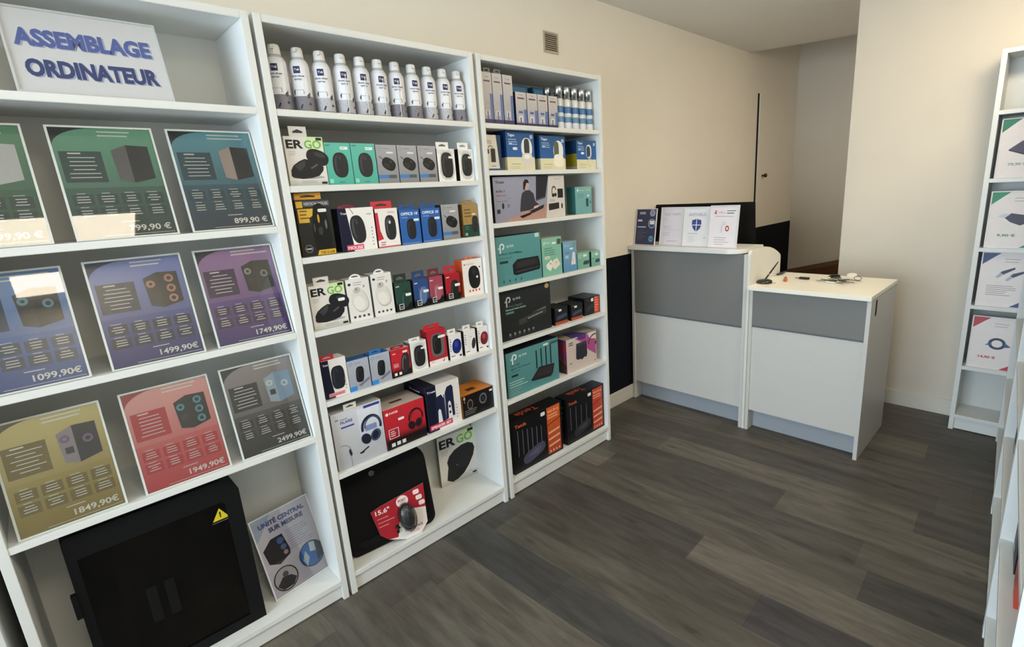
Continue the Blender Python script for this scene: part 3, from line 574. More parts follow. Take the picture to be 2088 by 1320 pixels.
# bottom shelf: ergonomic mat pack and laptop bag
Z = SH2[6]
o = pbox('mouse_pad_pack', 'white pack with a big black gel mouse pad at the back of the bottom shelf', 'mouse pad', 0, .205, Z, .262, ergo_front(pad=True), d=.018, x=-.228, base='#cfcfc8', side='#6f6f68', tab=None, rot=-.10)
o.location = (-.228, .575, Z + .0005)
m = MB(); m.ring([(.02, .262), (.185, .262), (.185, .292), (.02, .292)], [(.08, .272), (.125, .272), (.125, .279), (.08, .279)], -.004, -.003, '#a7aba4', 'printed_card'); m.build('hang_tab', o)
def build_bag():
    r = empty('laptop_bag', (-.065, .045, Z + .001), (0, math.radians(-9), -.10)); tag(r, 'black padded laptop bag with rounded corners leaning on the bottom shelf', 'laptop bag')
    W, H, D = .372, .372, .055
    def rr(w, h, i, rs):
        pts = []; c = [(w - rs[0] - i, rs[0] + i, -PI / 2, rs[0]), (w - rs[1] - i, h - rs[1] - i, 0, rs[1]), (rs[2] + i, h - rs[2] - i, PI / 2, rs[2]), (rs[3] + i, rs[3] + i, PI, rs[3])]
        for cx, cy, a, rad in c:
            for k in range(7): t = a + PI / 2 * k / 6; pts.append((cx + rad * math.cos(t), cy + rad * math.sin(t)))
        return pts
    m = MB(); prev = None; c = lin('#060607')
    for x, i in ((-D, .012), (-D + .01, .0), (-.01, .0), (-.003, .004), (0, .014)):
        ring = [(x, p[0], p[1]) for p in rr(W, H, i, (.035, .085, .05, .03))]
        if prev:
            n = len(ring)
            for k in range(n): m.poly((prev[k], prev[(k + 1) % n], ring[(k + 1) % n], ring[k]), c, 'matte_surface', True)
        else: m.poly(list(reversed(ring)), c, 'matte_surface')
        prev = ring
    m.poly(prev, c, 'matte_surface')
    body = m.build('bag_body', r)
    m = MB(); pk = rr(W, H, .03, (.03, .06, .03, .03)); pk = [(p[0], p[1]) for p in pk if p[1] < .24]; pk.sort(key=lambda p: math.atan2(p[1] - .12, p[0] - .18)); m.prism(pk, 'x', .0, .006, '#0d0d10', 'matte_surface'); m.build('front_pocket', r)
    m = MB(); m.lathe([(.013, 0), (.013, .003), (.0105, .004)], 20, '#6f7276', 'metal_surface', M=Matrix.Translation((.0005, .135, .315)) @ Matrix.Rotation(PI / 2, 4, 'Y')); m.build('badge', r)
    m = MB(); m.tube([(-.03, .10, .372), (-.03, .11, .383), (-.03, .15, .388), (-.03, .22, .388), (-.03, .26, .383), (-.03, .27, .372)], .005, '#101012', 'matte_surface'); m.build('handle', r)
build_bag()
def build_pack():
    r = empty('mouse_card_pack', (-.033, .16, Z + .0012), (0, math.radians(-13), -.13)); tag(r, 'red and white card pack with a mouse, resting against the laptop bag', 'mouse card')
    out = [(.10, .0), (.165, .0), (.20, .035), (.205, .10), (.215, .20), (.02, .175), (-.02, .165), (.0, .06), (.03, .03)]
    m = MB(); m.prism(out, 'x', 0, .002, '#e8e4e0', 'printed_card', '#b8b4b0')
    f = Face(m, (.002, 0, 0), (0, .2, 0), (0, 0, .2))
    f.poly([(-.1, .825), (0, .3), (.15, .15), (.34, .12), (.46, .55), (.62, .60), (1.03, .5), (1.075, 1.0), (.1, .875)], '#a51f2c')
    f.poly([(.45, .02), (.50, .0), (.82, .0), (1.0, .175), (1.02, .44), (.62, .60), (.46, .40), (.36, .11)], '#e6e0dc')
    f.ell(.56, .80, .13, .12, '#eadedc'); f.text('PORT', .56, .79, .06, '#a02430', w=.17, align='c', bold=.03); f.text('15.6"', -.02, .72, .09, '#f0dcdc', w=.3, bold=.03); f.bars(.0, .62, .35, 3, .08, .015, '#d88f96', 5)
    f.text('PREMIUM PACK', .50, .16, .05, '#8c2a33', w=.4, bold=.03); f.text('MOUSE', .60, .08, .04, '#c9525e', w=.2)
    for q in range(3): f.ell(.88 + q * .04, .88 - q * .13, .07, .05, '#e9d9d8', 0, 10, 4)
    m.build('card', r)
    m = MB()
    prof = [(0.002, 0), (.026, .004), (.0275, .012), (.024, .021), (.014, .027), (.002, .0285)]
    M = Matrix.Translation((.003, .118, .092)) @ Matrix.Rotation(.12, 4, 'X') @ Matrix.Diagonal((1, 1, 1.75, 1)) @ Matrix.Rotation(PI / 2, 4, 'Y')
    m.lathe(prof, 24, '#1a1b1d', 'satin_plastic', M=M, caps=False); mo = m.build('mouse', r)
    m = MB(); m.lathe([(.004, -.003), (.005, 0), (.004, .003)], 12, '#55575b', 'satin_plastic', M=Matrix.Translation((.0285, .121, .118)) @ Matrix.Rotation(PI / 2, 4, 'X')); m.build('scroll_wheel', mo)
    m = MB(); m.lathe([(.002, 0), (.036, .001), (.035, .022), (.028, .033), (.002, .036)], 24, '#ffffff', 'clear_blister', M=M @ Matrix.Translation((0, 0, 0)), caps=False); m.build('clear_blister', r)
    m = MB(); m.tube([(.006, .070, .045), (.010, .075, .062), (.006, .066, .075)], .007, '#2a2b2e'); m.build('receiver_dongle', r)
build_pack()

# ------------------------------------------------------------------ spray cans
ORD = ['first', 'second', 'third', 'fourth', 'fifth', 'sixth', 'seventh', 'eighth', 'ninth', 'tenth', 'eleventh']
def make_can(style):
    m = MB(); R = .0292
    m.lathe([(R - .002, 0, '#8d8f94'), (R, .003, '#8b8992'), (R, .010, '#e3e5ea'), (R, .138, '#e0e2e6'), (R - .001, .146, '#dcdee2'), (R - .006, .156, '#b9bbbf'), (.0185, .163, '#9a9c9f'), (.017, .166, '#9a9c9f')], 32, '#d8dadf', 'satin_plastic')
    f = Face(m, (0, 0, 0), (0, 1, 0), (0, 0, 1), cyl=(R, .13, .006, 0, 2.9)); f.w = R * 2.9; f.h = .13
    low = '#8d8b97' if style % 2 == 0 else '#d3d5da'
    f.rect(-.58, 0, 1.58, .32, '#7f7d88' if style in (0, 1, 6, 7, 10) else '#b9bac2')
    f.rect(.36, .84, .60, 1.0, '#1f2452'); f.text("T'nB", .39, .90, .05, '#e6e6ee', w=.18, bold=.02)
    f.text('Anti-dust', .24, .76, .045, '#3b3c52', w=.48, bold=.02); f.text('spray', .34, .69, .045, '#55566a', w=.28, bold=.02)
    f.poly([(.24, .42), (.30, .48), (.60, .47), (.64, .42), (.62, .36), (.28, .35)], '#33333a'); f.rect(.30, .455, .56, .463, '#8a8a92')
    f.poly([(.30, .22), (.46, .25), (.58, .18), (.40, .16)], '#2b2b31'); f.poly([(.72, .34), (.86, .42), (.84, .30), (.74, .26)], '#4a4a52'); f.ell(.80, .14, .05, .03, '#3a3a42'); f.poly([(.42, .04), (.50, .14), (.54, .12), (.47, .02)], '#2b2b31')
    body = m.build('spray_can')
    c = MB(); c.lathe([(.0175, 0), (.0182, .004), (.0170, .026), (.0150, .031), (.010, .0325)], 24, '#dedddb', 'satin_plastic'); c.box((.009, -.0035, .016), (.026, .0035, .026), '#d3d2cf', 'satin_plastic'); c.build('cap', body, loc=(0, 0, .163))
    if style in (3, 4, 5, 6):
        t = MB(); t.tube([(.0315, .002, .004), (.0315, .002, .125)], .0012, '#e6ecf0', 'satin_plastic'); t.build('straw', body)
    return body
cans = {}
for i, y in enumerate((.062, .131, .201, .271, .339, .406, .474, .542, .611, .680, .747)):
    o = make_can(i); o.location = (-.052, y, SH2[0] + .0003); o.rotation_euler = (0, 0, (-.55, -.62, -.45, -.18, -.12, -.10, -.35, -.12, -.2, -.2, -.25)[i] + .0)
    tag(o, 'white dust spray can, ' + ORD[i] + ' from the left in the row of eleven', 'spray can', 'spray cans on the top shelf')

# ------------------------------------------------------------------ third bookcase
Z = SH3[0]
def wipes(h, tall):
    def fn(f):
        f.rect(0, 0, 1, 1, ('#a7a5ae', '#c9c5c3')); f.text("T'nB", .30, .90, .03 if tall else .045, '#5c4a5a', w=.35); f.rect(.18, .82 if tall else .80, .82, .85 if tall else .845, '#6b4a52')
        f.rect(.72, .08, 1.0, .60 if tall else .50, '#5f74a8'); f.rect(0, 0, 1, .10, '#3a3a60'); f.ell(.42, .22, .20, .22 if tall else .2, '#d6d6da', 0, 14, 4); f.rect(.34, .10, .48, .26, '#6a6f86'); f.rect(.24, .38, .62, .45, '#4a6aa6' if not tall else '#b8aba8')
    return fn
for i, (a, b) in enumerate(((.861, .914), (.917, .971), (.975, 1.031))):
    pbox('cleaning_kit_box', ('leftmost', 'middle', 'rightmost')[i] + ' of the three tall slim white and blue boxes on the top shelf', 'cleaning box', a, b, Z, .205, wipes(0, True), d=.05, x=-.03, base='#b9b5b8', side='#2c2c3a', tab=('square', .3, .98, .018, '#6f6d70') if i < 2 else None, group='slim cleaning boxes on the top shelf')
for i, (a, b) in enumerate(((1.045, 1.110), (1.114, 1.179), (1.182, 1.246), (1.252, 1.314))):
    pbox('cleaning_kit_box', ('first', 'second', 'third', 'fourth')[i] + ' from the left of the four short white and blue cleaning boxes', 'cleaning box', a, b, Z, .143, wipes(0, False), d=.05, x=-.03, base='#b9b5b8', side='#2c2c3a', group='slim cleaning boxes on the top shelf')
for i, (a, b) in enumerate(((1.085, 1.19), (1.225, 1.296))):
    pbox('blue_carton', ('dark blue carton peeping over the first two short cleaning boxes', 'dark blue carton peeping over the last two short cleaning boxes')[i], 'carton', a, b, Z, .19, lambda f: f.rect(.1, .8, .9, .95, '#2f6a94'), d=.05, x=-.10, base='#1d4468', group='dark blue cartons at the back')
def make_bottle():
    m = MB(); R = .0245
    m.lathe([(R - .002, 0, '#20242c'), (R, .003, '#dfe3ea'), (R, .032, '#5b83a6'), (R, .058, '#c8d2d6'), (R, .075, '#34699c'), (R, .105, '#d4d4d0'), (R, .135, '#c8c8c6'), (R - .003, .140, '#2a2d33'), (.018, .143, '#2a2d33')], 24, '#ffffff', 'satin_plastic')
    b = m.build('cleaner_bottle')
    c = MB(); c.lathe([(.021, 0), (.021, .052), (.019, .055)], 24, '#c4c8cc', 'metal_surface'); c.build('cap', b, loc=(0, 0, .142))
    return b
for i, y in enumerate((1.348, 1.403, 1.458, 1.513, 1.567)):
    o = make_bottle(); o.location = (-.055, y, Z + .0003); tag(o, 'screen cleaner bottle with shiny cap, ' + ('first', 'second', 'third', 'fourth', 'fifth')[i] + ' from the left in the front row', 'bottle', 'cleaner bottles on the top shelf')
o = make_bottle(); o.location = (-.108, 1.325, Z + .0003); tag(o, 'screen cleaner bottle standing behind the short cleaning boxes', 'bottle', 'cleaner bottles on the top shelf')
Z = SH3[1]
NG = 'network and camera boxes on the bookcase by the counter'
def hub(f):
    f.rect(0, 0, 1, 1, '#dcd7ca'); f.poly([(.86, 0), (1, 0), (1, 1), (.70, 1)], '#1c3a5e'); f.rect(0, 0, 1, .06, '#3c4f80'); f.rect(.30, .24, .60, .62, '#35332c'); f.arc(.30, .62, .14, .03, '#35332c', 0, PI, 12); f.rect(.10, .48, .20, .60, '#35332c'); f.bars(.0, .82, .4, 2, .05, .015, '#7a7468'); f.bars(.3, .12, .5, 1, .03, .02, '#6d7aa0')
pbox('usb_hub_box', 'white box showing a dark usb hub, beside the blue camera boxes', 'hub box', .855, .940, Z, .148, hub, d=.06, x=-.03, base='#d6d0c2', side='#14161c', group=NG)
def cam(kind):
    def fn(f):
        f.rect(0, 0, 1, 1, '#dfdab9'); f.rect(0, .34, 1, 1, ('#2a61a4', '#2b5486')); f.text('Tapo', .06, .87, .07, '#d7e5f4', w=.24, bold=.03); f.bars(.08, .78, .36, 3, .06, .02, '#a9c2df', 9); f.rect(.10, .66, .20, .70, '#c6d9ee'); f.rect(.85, .82, .95, .92, '#9fbbd9')
        f.ell(.30, .56, .08, .035, '#e0ebf5', 0, 12, 5) if kind != 1 else None
        if kind == 2:
            f.ell(.62, .62, .14, .22, '#dfe5ea', 0, 20, 2.6); f.ell(.60, .61, .10, .18, '#33404e', 0, 18, 3); f.rect(.60, .30, .65, .45, '#cfd4d6'); f.arc(.68, .24, .12, .014, '#b9b9a8', 0, PI * 1.6)
        else:
            f.ell(.72, .58, .20, .26, '#e8ecee', 0, 22, 2.2); f.ell(.72 if kind == 0 else .64, .60, .10, .22, '#3a3c3e' if kind == 0 else '#5c6450', 0, 18, 3.2)
            f.ell(.72, .28, .20, .17, '#dad6cf' if kind == 0 else '#f0ecd8', 0, 20, 3); f.ell(.72, .36, .12, .06, '#f1efe9'); 
        f.bars(.14, .16, .5, 1, .05, .012, '#8a866a', 3); f.bars(.1, .09, .4, 2, .04, .012, '#b9b594', 3)
    return fn
def camside(f): f.rect(0, 0, 1, 1, '#17385f'); f.rect(0, 0, 1, .55, '#8c8420'); f.rect(0, 0, 1, .12, '#a9a78e')
def camside2(f): f.rect(0, .34, 1, 1, '#103b70'); f.rect(0, 0, 1, .34, '#b8b596')
for i, (a, b, h, l) in enumerate(((.972, 1.143, .168, 'the largest, beside the usb hub box'), (1.180, 1.355, .155, 'middle one of the three'), (1.440, 1.593, .142, 'the smallest, at the right end'))):
    pbox('camera_box', 'blue and cream security camera box, ' + l, 'camera box', a, b, Z, h, cam(i), d=.12 if i < 2 else .13, x=-.03, base='#1d4a80', side='#10315c', group=NG, sidefn=(camside2, camside2, camside)[i])
Z = SH3[2]
def trustbig(f):
    f.rect(0, 0, 1, 1, ('#8e90a2', '#9da0b4')); f.poly([(.10, 0), (.72, 0), (.74, .33), (.40, .2)], '#b38c80'); f.poly([(.56, .42), (.70, .48), (.76, 1), (.58, 1)], '#24242e'); f.poly([(.56, .42), (.70, .48), (.71, .52), (.56, .46)], '#4c4c58')
    f.text('Trust', .03, .86, .055, '#1b1d2e', w=.11, bold=.03); f.text('4-IN-1', .03, .66, .055, '#2c2e44', w=.11, bold=.02); f.text('HOME OFFICE', .03, .575, .035, '#b5475c', w=.13, bold=.02); f.text('SET', .16, .50, .04, '#8a7f92', w=.06)
    f.bars(.03, .46, .24, 1, .03, .01, '#555a72'); f.rect(.03, .20, .07, .29, '#2a2c3c'); f.ell(.11, .36, .015, .03, '#2a2c3c'); f.ell(.18, .36, .012, .02, '#6d7088')
    f.poly([(.33, .20), (.35, .48), (.37, .62), (.42, .68), (.48, .68), (.53, .60), (.55, .42), (.60, .34), (.55, .27), (.46, .22)], '#35343e'); f.ell(.44, .80, .035, .05, '#c9a79c', 0); f.poly([(.39, .70), (.395, .86), (.42, .93), (.46, .92), (.475, .84), (.44, .85), (.42, .76), (.41, .69)], '#1d1a20'); f.poly([(.53, .30), (.60, .33), (.58, .27), (.52, .25)], '#d9b9ac')
    f.poly([(.46, .20), (.68, .33), (.66, .24), (.50, .14)], '#26242c'); f.poly([(.32, .10), (.50, .18), (.48, .12), (.36, .05)], '#16151a')
    f.poly([(.70, 0), (1, 0), (1, 1), (.76, 1)], '#d2cdc9'); f.text('KEYBOARD', .84, .91, .02, '#b5475c', w=.08); f.arc(.835, .62, .032, .01, '#2a2a2e', .3, PI + .6, 16, .05); f.ell(.82, .53, .02, .02, '#1b1b1e'); f.ell(.855, .54, .018, .02, '#1b1b1e')
    f.rect(.89, .46, .975, .68, '#1e1d1e'); f.poly([(.745, .17), (.905, .20), (.905, .35), (.745, .33)], '#232122'); f.ell(.95, .26, .012, .028, '#1b1b1e', 0, 14, 2.6); f.bars(.76, .42, .08, 2, .03, .01, '#8a8580')
pbox('desktop_set_box', 'large white and grey box showing a woman typing at a desk', 'desktop set box', .874, 1.330, Z, .197, trustbig, d=.10, x=-.025, base='#7d7f92', side='#0c0b10', group=NG, sidefn=lambda f: (f.rect(0, 0, 1, 1, '#0c0b10'), f.arc(.6, .55, .25, .04, '#5a5a62', 0, 2, 12)))
def tpsmall(f):
    f.rect(0, 0, 1, 1, ('#6da3a6', '#7bb2b2')); f.ell(.16, .87, .05, .05, '#d9ecec'); f.text('tp-link', .26, .85, .04, '#d9ecec', w=.28); f.rect(.62, .84, .92, .90, '#a7b98a'); f.bars(.12, .72, .45, 3, .06, .015, '#3f7778', 3); f.ell(.78, .66, .07, .04, '#cfe3e2'); f.rect(.64, .26, .78, .56, '#2b4548'); f.ell(.90, .42, .03, .07, '#3a5c5e')
pbox('network_box', 'small turquoise usb adapter box, right of the desktop set box', 'network box', 1.422, 1.553, Z, .138, tpsmall, d=.06, x=-.035, base='#6aa9a6', side='#3d7474', top='#8cc3bf', group=NG)
Z = SH3[3]
def tplogo(f, u, v, s_, c, tw=.2):
    asp = f.w / f.h; k = s_ * .34; cx, cy = u + s_ * .5, v + s_ * .35; f.arc(cx, cy, k, s_ * .2, c, -PI * .5, PI, 16); f.rect(cx - k - s_ * .1, cy - s_ * .95 * asp, cx - k + s_ * .1, cy, c); f.rect(cx - k - s_ * .32, cy - s_ * .34 * asp, cx - k - s_ * .16, cy - s_ * .12 * asp, c); f.text('tp-link', u + s_ * 1.3, v + s_ * .1, s_ * .55, c, w=tw)
def switch10(f):
    f.rect(0, 0, 1, 1, ('#528d8f', '#5a9596')); tplogo(f, .07, .76, .12, '#dcecea', .16); f.text('10-Port 10/100Mbps', .05, .63, .04, '#143f44', w=.52, bold=.02); f.text('Desktop Switch', .05, .55, .03, '#2b666a', w=.28); f.rect(.06, .455, .24, .505, '#173a42')
    f.poly([(.33, .40), (.44, .50), (.93, .50), (.97, .30), (.95, .21), (.40, .17), (.34, .20)], '#141a1e'); f.poly([(.42, .44), (.90, .47), (.92, .34), (.40, .31)], '#2e2a2c'); f.line(.40, .235, .94, .27, .012, '#5a4a4c'); f.ell(.92, .95, .05, .035, '#b9dcd8', 0, 12, 5)
    for i in range(4): f.ell(.12 + i * .13, .085, .018, .02, '#1f5458', 0, 8); f.rect(.10 + i * .13, .045, .14 + i * .13, .052, '#1f5458')
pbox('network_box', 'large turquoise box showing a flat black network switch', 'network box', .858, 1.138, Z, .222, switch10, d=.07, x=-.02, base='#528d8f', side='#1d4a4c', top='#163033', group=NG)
def powerl(f):
    f.rect(0, 0, 1, 1, ('#7db5a2', '#86bda8')); tplogo(f, .10, .84, .10, '#e6f2ec', .2); f.ell(.62, .85, .10, .035, '#e6f2ec', 0, 12, 5); f.rect(.78, .80, .97, .94, '#4c5a4c'); f.bars(.12, .72, .6, 4, .06, .015, '#2f6a5c', 9); f.rect(.12, .44, .40, .54, '#b9cdbb')
    f.poly([(.18, .30), (.45, .42), (.55, .30), (.40, .12), (.22, .20)], '#e9e7dc'); f.poly([(.55, .40), (.75, .44), (.92, .26), (.62, .14), (.45, .26)], '#dfdccc'); f.ell(.40, .32, .05, .04, '#b9ad94'); f.ell(.70, .33, .05, .04, '#c9c1ac')
pbox('network_box', 'pale green box showing white plug adapters', 'network box', 1.146, 1.286, Z, .188, powerl, d=.07, x=-.022, base='#86bda8', side='#153a3a', top='#b5b494', group=NG)
def ext(f):
    f.rect(0, 0, 1, 1, ('#5a8db0', '#7ba9c4')); tplogo(f, .14, .84, .11, '#b9d2e2', .2); f.rect(.70, .82, .95, .96, '#7f9c84'); f.ell(.62, .76, .13, .04, '#dfeaf2', 0, 12, 5); f.bars(.15, .66, .5, 2, .05, .015, '#4a7696', 2); f.rect(.15, .45, .38, .55, '#a7c6d6'); f.poly([(.56, .22), (.90, .22), (.86, .62), (.70, .64)], '#e2dde6'); f.ell(.72, .36, .03, .08, '#b9b0c0')
pbox('network_box', 'pale blue box showing a white wifi extender', 'network box', 1.297, 1.400, Z, .154, ext, d=.06, x=-.022, base='#6f9fbd', side='#1b3f55', top='#9fbcc4', group=NG)
def tiny(f):
    f.rect(0, 0, 1, 1, ('#6fa595', '#86b8a4')); f.rect(.48, .72, .78, .86, '#dfeee6'); f.bars(.1, .80, .25, 2, .12, .03, '#cfe3d8'); f.bars(.12, .5, .3, 1, .1, .03, '#3d7466'); f.poly([(.46, .30), (.55, .46), (.98, .46), (.96, .24), (.5, .22)], '#33474a')
for a, b, h, l in ((1.408, 1.505, .086, 'left'), (1.521, 1.593, .080, 'right')):
    pbox('network_box', 'tiny green network box, ' + l + ' one of the two', 'network box', a, b, Z, h, tiny, d=.10, x=-.025, base='#7fb29f', side='#163434', top='#93b39c', group=NG)
Z = SH3[4]
def switch24(f):
    f.rect(0, 0, 1, 1, ('#1b1e1d', '#242727')); tplogo(f, .12, .78, .10, '#c9cfcc', .15); f.text('24-Port Gigabit', .11, .66, .04, '#55877a', w=.32, bold=.01); f.text('Managed Smart Switch', .11, .60, .032, '#b9c4be', w=.38, bold=.02); f.rect(.11, .53, .26, .57, '#5a8578')
    f.poly([(.34, .36), (.82, .46), (.90, .44), (.90, .36), (.40, .25), (.34, .27)], '#3a3a3b'); f.poly([(.50, .35), (.84, .42), (.84, .36), (.50, .28)], '#17191a')
    for i in range(12): f.rect(.52 + i * .026, .325 + i * .005, .535 + i * .026, .36 + i * .005, '#9aa09d')
    f.poly([(.60, .44), (.88, .50), (.90, .46), (.84, .46)], '#6d6c69'); f.ell(.93, .93, .045, .04, '#b7a06a', 0, 16)
    for i in range(6): f.ell(.16 + i * .09, .11, .02, .02, '#7d8482', 0, 8); f.rect(.14 + i * .09, .06, .18 + i * .09, .068, '#6b7270')
pbox('network_box', 'large black box with a rack network switch and a gold round seal', 'network box', .860, 1.196, Z, .238, switch24, d=.08, x=-.03, base='#1f2221', side='#101211', top='#1a1d1c', group=NG)
def tplus(f):
    f.rect(0, 0, 1, 1, '#15171d'); f.rect(0, 0, 1, .18, '#a8492c'); f.bars(.06, .9, .4, 1, .1, .03, '#a8493a'); f.ell(.40, .82, .12, .06, '#e6e6e6', 0, 12, 5); f.poly([(.08, .34), (.2, .52), (.92, .60), (.94, .42), (.2, .28)], '#3c4155'); f.line(.1, .36, .9, .50, .012, '#6a7088')
for a, b, h, l in ((1.222, 1.316, .092, 'nearest the large black box'), (1.345, 1.436, .086, 'between two others')):
    pbox('network_box', 'small black box with orange lower strip, ' + l, 'network box', a, b, Z, h, tplus, d=.10, x=-.028, base='#16171b', side='#0d0d10', top='#16171a', group=NG)
def tten(f):
    f.rect(0, 0, 1, 1, '#14181a'); f.rect(.62, .04, .95, .96, '#c9482a'); f.bars(.66, .86, .24, 6, .14, .05, '#e59a80', 8); f.ell(.50, .82, .08, .07, '#e6e6e6', 0, 12, 5); f.bars(.15, .82, .25, 1, .1, .03, '#a83a2c'); f.poly([(.10, .25), (.2, .5), (.52, .6), (.56, .4), (.2, .2)], '#2a3234')
pbox('network_box', 'small black box with a red-orange panel on its right side', 'network box', 1.462, 1.594, Z, .098, tten, d=.12, x=-.035, base='#14171a', side='#0c0e0f', top='#22242a', group=NG)
Z = SH3[5]
def router(f):
    f.rect(0, 0, 1, 1, ('#4f8688', '#588f90')); tplogo(f, .10, .84, .10, '#d9e9e6', .15); f.text('AC1200', .08, .68, .035, '#1d4a4c', w=.16, bold=.02); f.text('Mesh Wi-Fi Router', .08, .605, .035, '#1d4a4c', w=.36, bold=.02); f.bars(.08, .55, .26, 1, .04, .012, '#2e6465'); f.rect(.08, .44, .20, .49, '#173c40')
    f.bars(.03, .33, .40, 3, .055, .018, '#a7c6c2', 4); f.bars(.03, .17, .3, 4, .04, .008, '#8fb2ae', 5)
    for i in range(4): f.rect(.545 + i * .095, .44, .57 + i * .095, .86 + i * .012, '#12303a')
    f.poly([(.43, .22), (.46, .19), (.82, .14), (.87, .20), (.91, .42), (.60, .46)], '#221d20'); f.poly([(.48, .24), (.84, .21), (.88, .38), (.62, .42)], '#322a2e'); f.rect(.70, .90, .80, .95, '#cfe0dc'); f.rect(.84, .89, .99, .94, '#23545c')
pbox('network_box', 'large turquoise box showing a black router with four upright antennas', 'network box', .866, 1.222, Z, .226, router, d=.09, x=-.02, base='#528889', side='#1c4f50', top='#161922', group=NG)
def pinkf(f):
    f.rect(0, 0, 1, 1, '#cbbcb4'); f.poly([(.28, .96), (.98, 1), (.98, .28), (.72, .50), (.50, .80)], '#a84a86'); f.poly([(.36, 1), (.66, 1), (.62, .86), (.40, .90)], '#5a2a78'); f.poly([(.70, 1), (1, 1), (1, .76), (.78, .82)], '#d6cbc4'); f.arc(.95, .62, .22, .03, '#2a1626', 1.4, 3.0, 14); f.poly([(.94, .64), (1, .56), (1, .72)], '#3a1630')
    f.poly([(.30, .35), (.32, .80), (.66, .80), (.68, .40), (.64, .30), (.58, .33), (.50, .27), (.44, .31), (.38, .30)], '#23202e'); f.rect(.34, .72, .64, .78, '#3a3648'); f.bars(.08, .86, .14, 2, .06, .03, '#5a4f4c'); f.bars(.08, .26, .14, 1, .06, .02, '#5a4f4c'); f.ell(.94, .10, .015, .02, '#8a3a5a')
def pinks(f): f.rect(0, 0, 1, 1, '#6c3550'); f.poly([(0, .3), (.4, .6), (.3, 1), (0, 1)], '#7d8a30'); f.poly([(.3, 0), (.9, 0), (1, .25), (.5, .4)], '#3a2c20'); f.poly([(.5, .7), (1, .6), (1, .9)], '#8c2a3a')
pbox('storage_drive_box', 'white and pink box with a dark block-shaped device, right of the router box', 'drive box', 1.287, 1.535, Z, .188, pinkf, d=.12, x=-.022, base='#b7a99a', side='#6c3550', top='#a59c86', group=NG, sidefn=pinks, topfn=lambda f: f.poly([(.2, .0), (.75, .0), (.6, .7), (.3, .8)], '#4a3a78'))
Z = SH3[6]
def tenda(n, dim):
    def fn(f):
        f.rect(0, 0, 1, 1, '#0c0c10'); f.text('Tenda', .05, .85, .065, '#c4562e', w=.22, bold=.03)
        for i in range(n): f.rect(.09 + i * .55 / n, .30 - i * .0, .105 + i * .55 / n, .80 - .02 * i, '#5d6270')
        f.ell(.40, .24, .23, .09, '#4a4b60' if dim else '#2f3036', .25, 24, 3); f.poly([(.25, .22), (.40, .30), (.55, .32), (.48, .20)], '#5c5d74' if dim else '#45464c')
        f.rect(.68, .04, .96, .97, ('#b5472a', '#d8642e') if dim else ('#b8402c', '#c64a30')); f.text('Wi-Fi 6', .70, .86, .05, '#f3c9a4', w=.23, bold=.02)
        f.bars(.70, .80, .24, 2, .05, .02, '#f0b48c', 3); f.line(.68, .62, .96, .70, .012, '#5c1c10')
        for i in range(3): f.poly([(.70, .44 - i * .13), (.94, .47 - i * .13), (.94, .51 - i * .13), (.70, .48 - i * .13)], '#eab290')
        for i in range(4): f.ell(.73 + i * .062, .09, .014, .018, '#f0c0a4', 0, 10)
        f.ell(.60, .90, .045, .03, '#e9e9e9', 0, 12, 5)
    return fn
for a, b, h, d, l in ((.878, 1.232, .285, .085, 'the left one with six antennas'), (1.272, 1.594, .268, .085, 'the right one with four antennas')):
    top = lambda f: f.text('Tenda', .60, .78, -.5, '#a8482c', w=-.40, bold=.03)
    pbox('router_box', 'tall black and orange router box, ' + l, 'router box', a, b, Z, h, tenda(6 if a < 1 else 4, a < 1), d=d, x=-.028, base='#0c0c10', side='#0a0a0c', top='#0f0d10', group='black and orange router boxes', sidefn=lambda f: (f.rect(0, 0, 1, 1, '#0a0a0c'), f.bars(.2, .8, .5, 3, .12, .02, '#8a8c90', 3), f.rect(.3, .55, .6, .6, '#a83c28')), topfn=top)

# ------------------------------------------------------------------ price posters
PW, PH = .210, .297
def poster(label, cat, loc, rot, tilt, fn, w=PW, h=PH, group=None, foot=.06, rim='#c9cfca', name='poster_stand', cover=True):
    r = empty(name, loc, (0, 0, rot)); tag(r, label, cat, group)
    t = empty('tilted', (0, 0, 0)) if False else None
    R = Matrix.Rotation(tilt, 4, 'Y')
    def bake(m): m.v = [tuple(R @ Vector(p)) for p in m.v]; return m
    m = MB(); e = .005
    m.ring([(-e, 0), (w + e, 0), (w + e, h + e), (-e, h + e)], [(0, .004), (w, .004), (w, h), (0, h)], -.002, .0035, rim, 'satin_plastic')
    bake(m)
    if foot: m.box((-foot, 0, 0), (0, w, .002), rim, 'satin_plastic')
    m.build('acrylic_holder', r)
    m = MB(); m.box((-.001, 0, .004), (-.0004, w, h), '#e9e9e6', 'printed_card'); f = Face(m, (-.0004, 0, .004), (0, w, 0), (0, 0, h - .004)); f.k = .0001; fn(f); bake(m).build('printed_sheet', r)
    if cover: m = MB(); m.box((.0022, 0, .004), (.0034, w, h), '#ffffff', 'clear_acrylic'); bake(m).build('clear_cover', r)
    return r
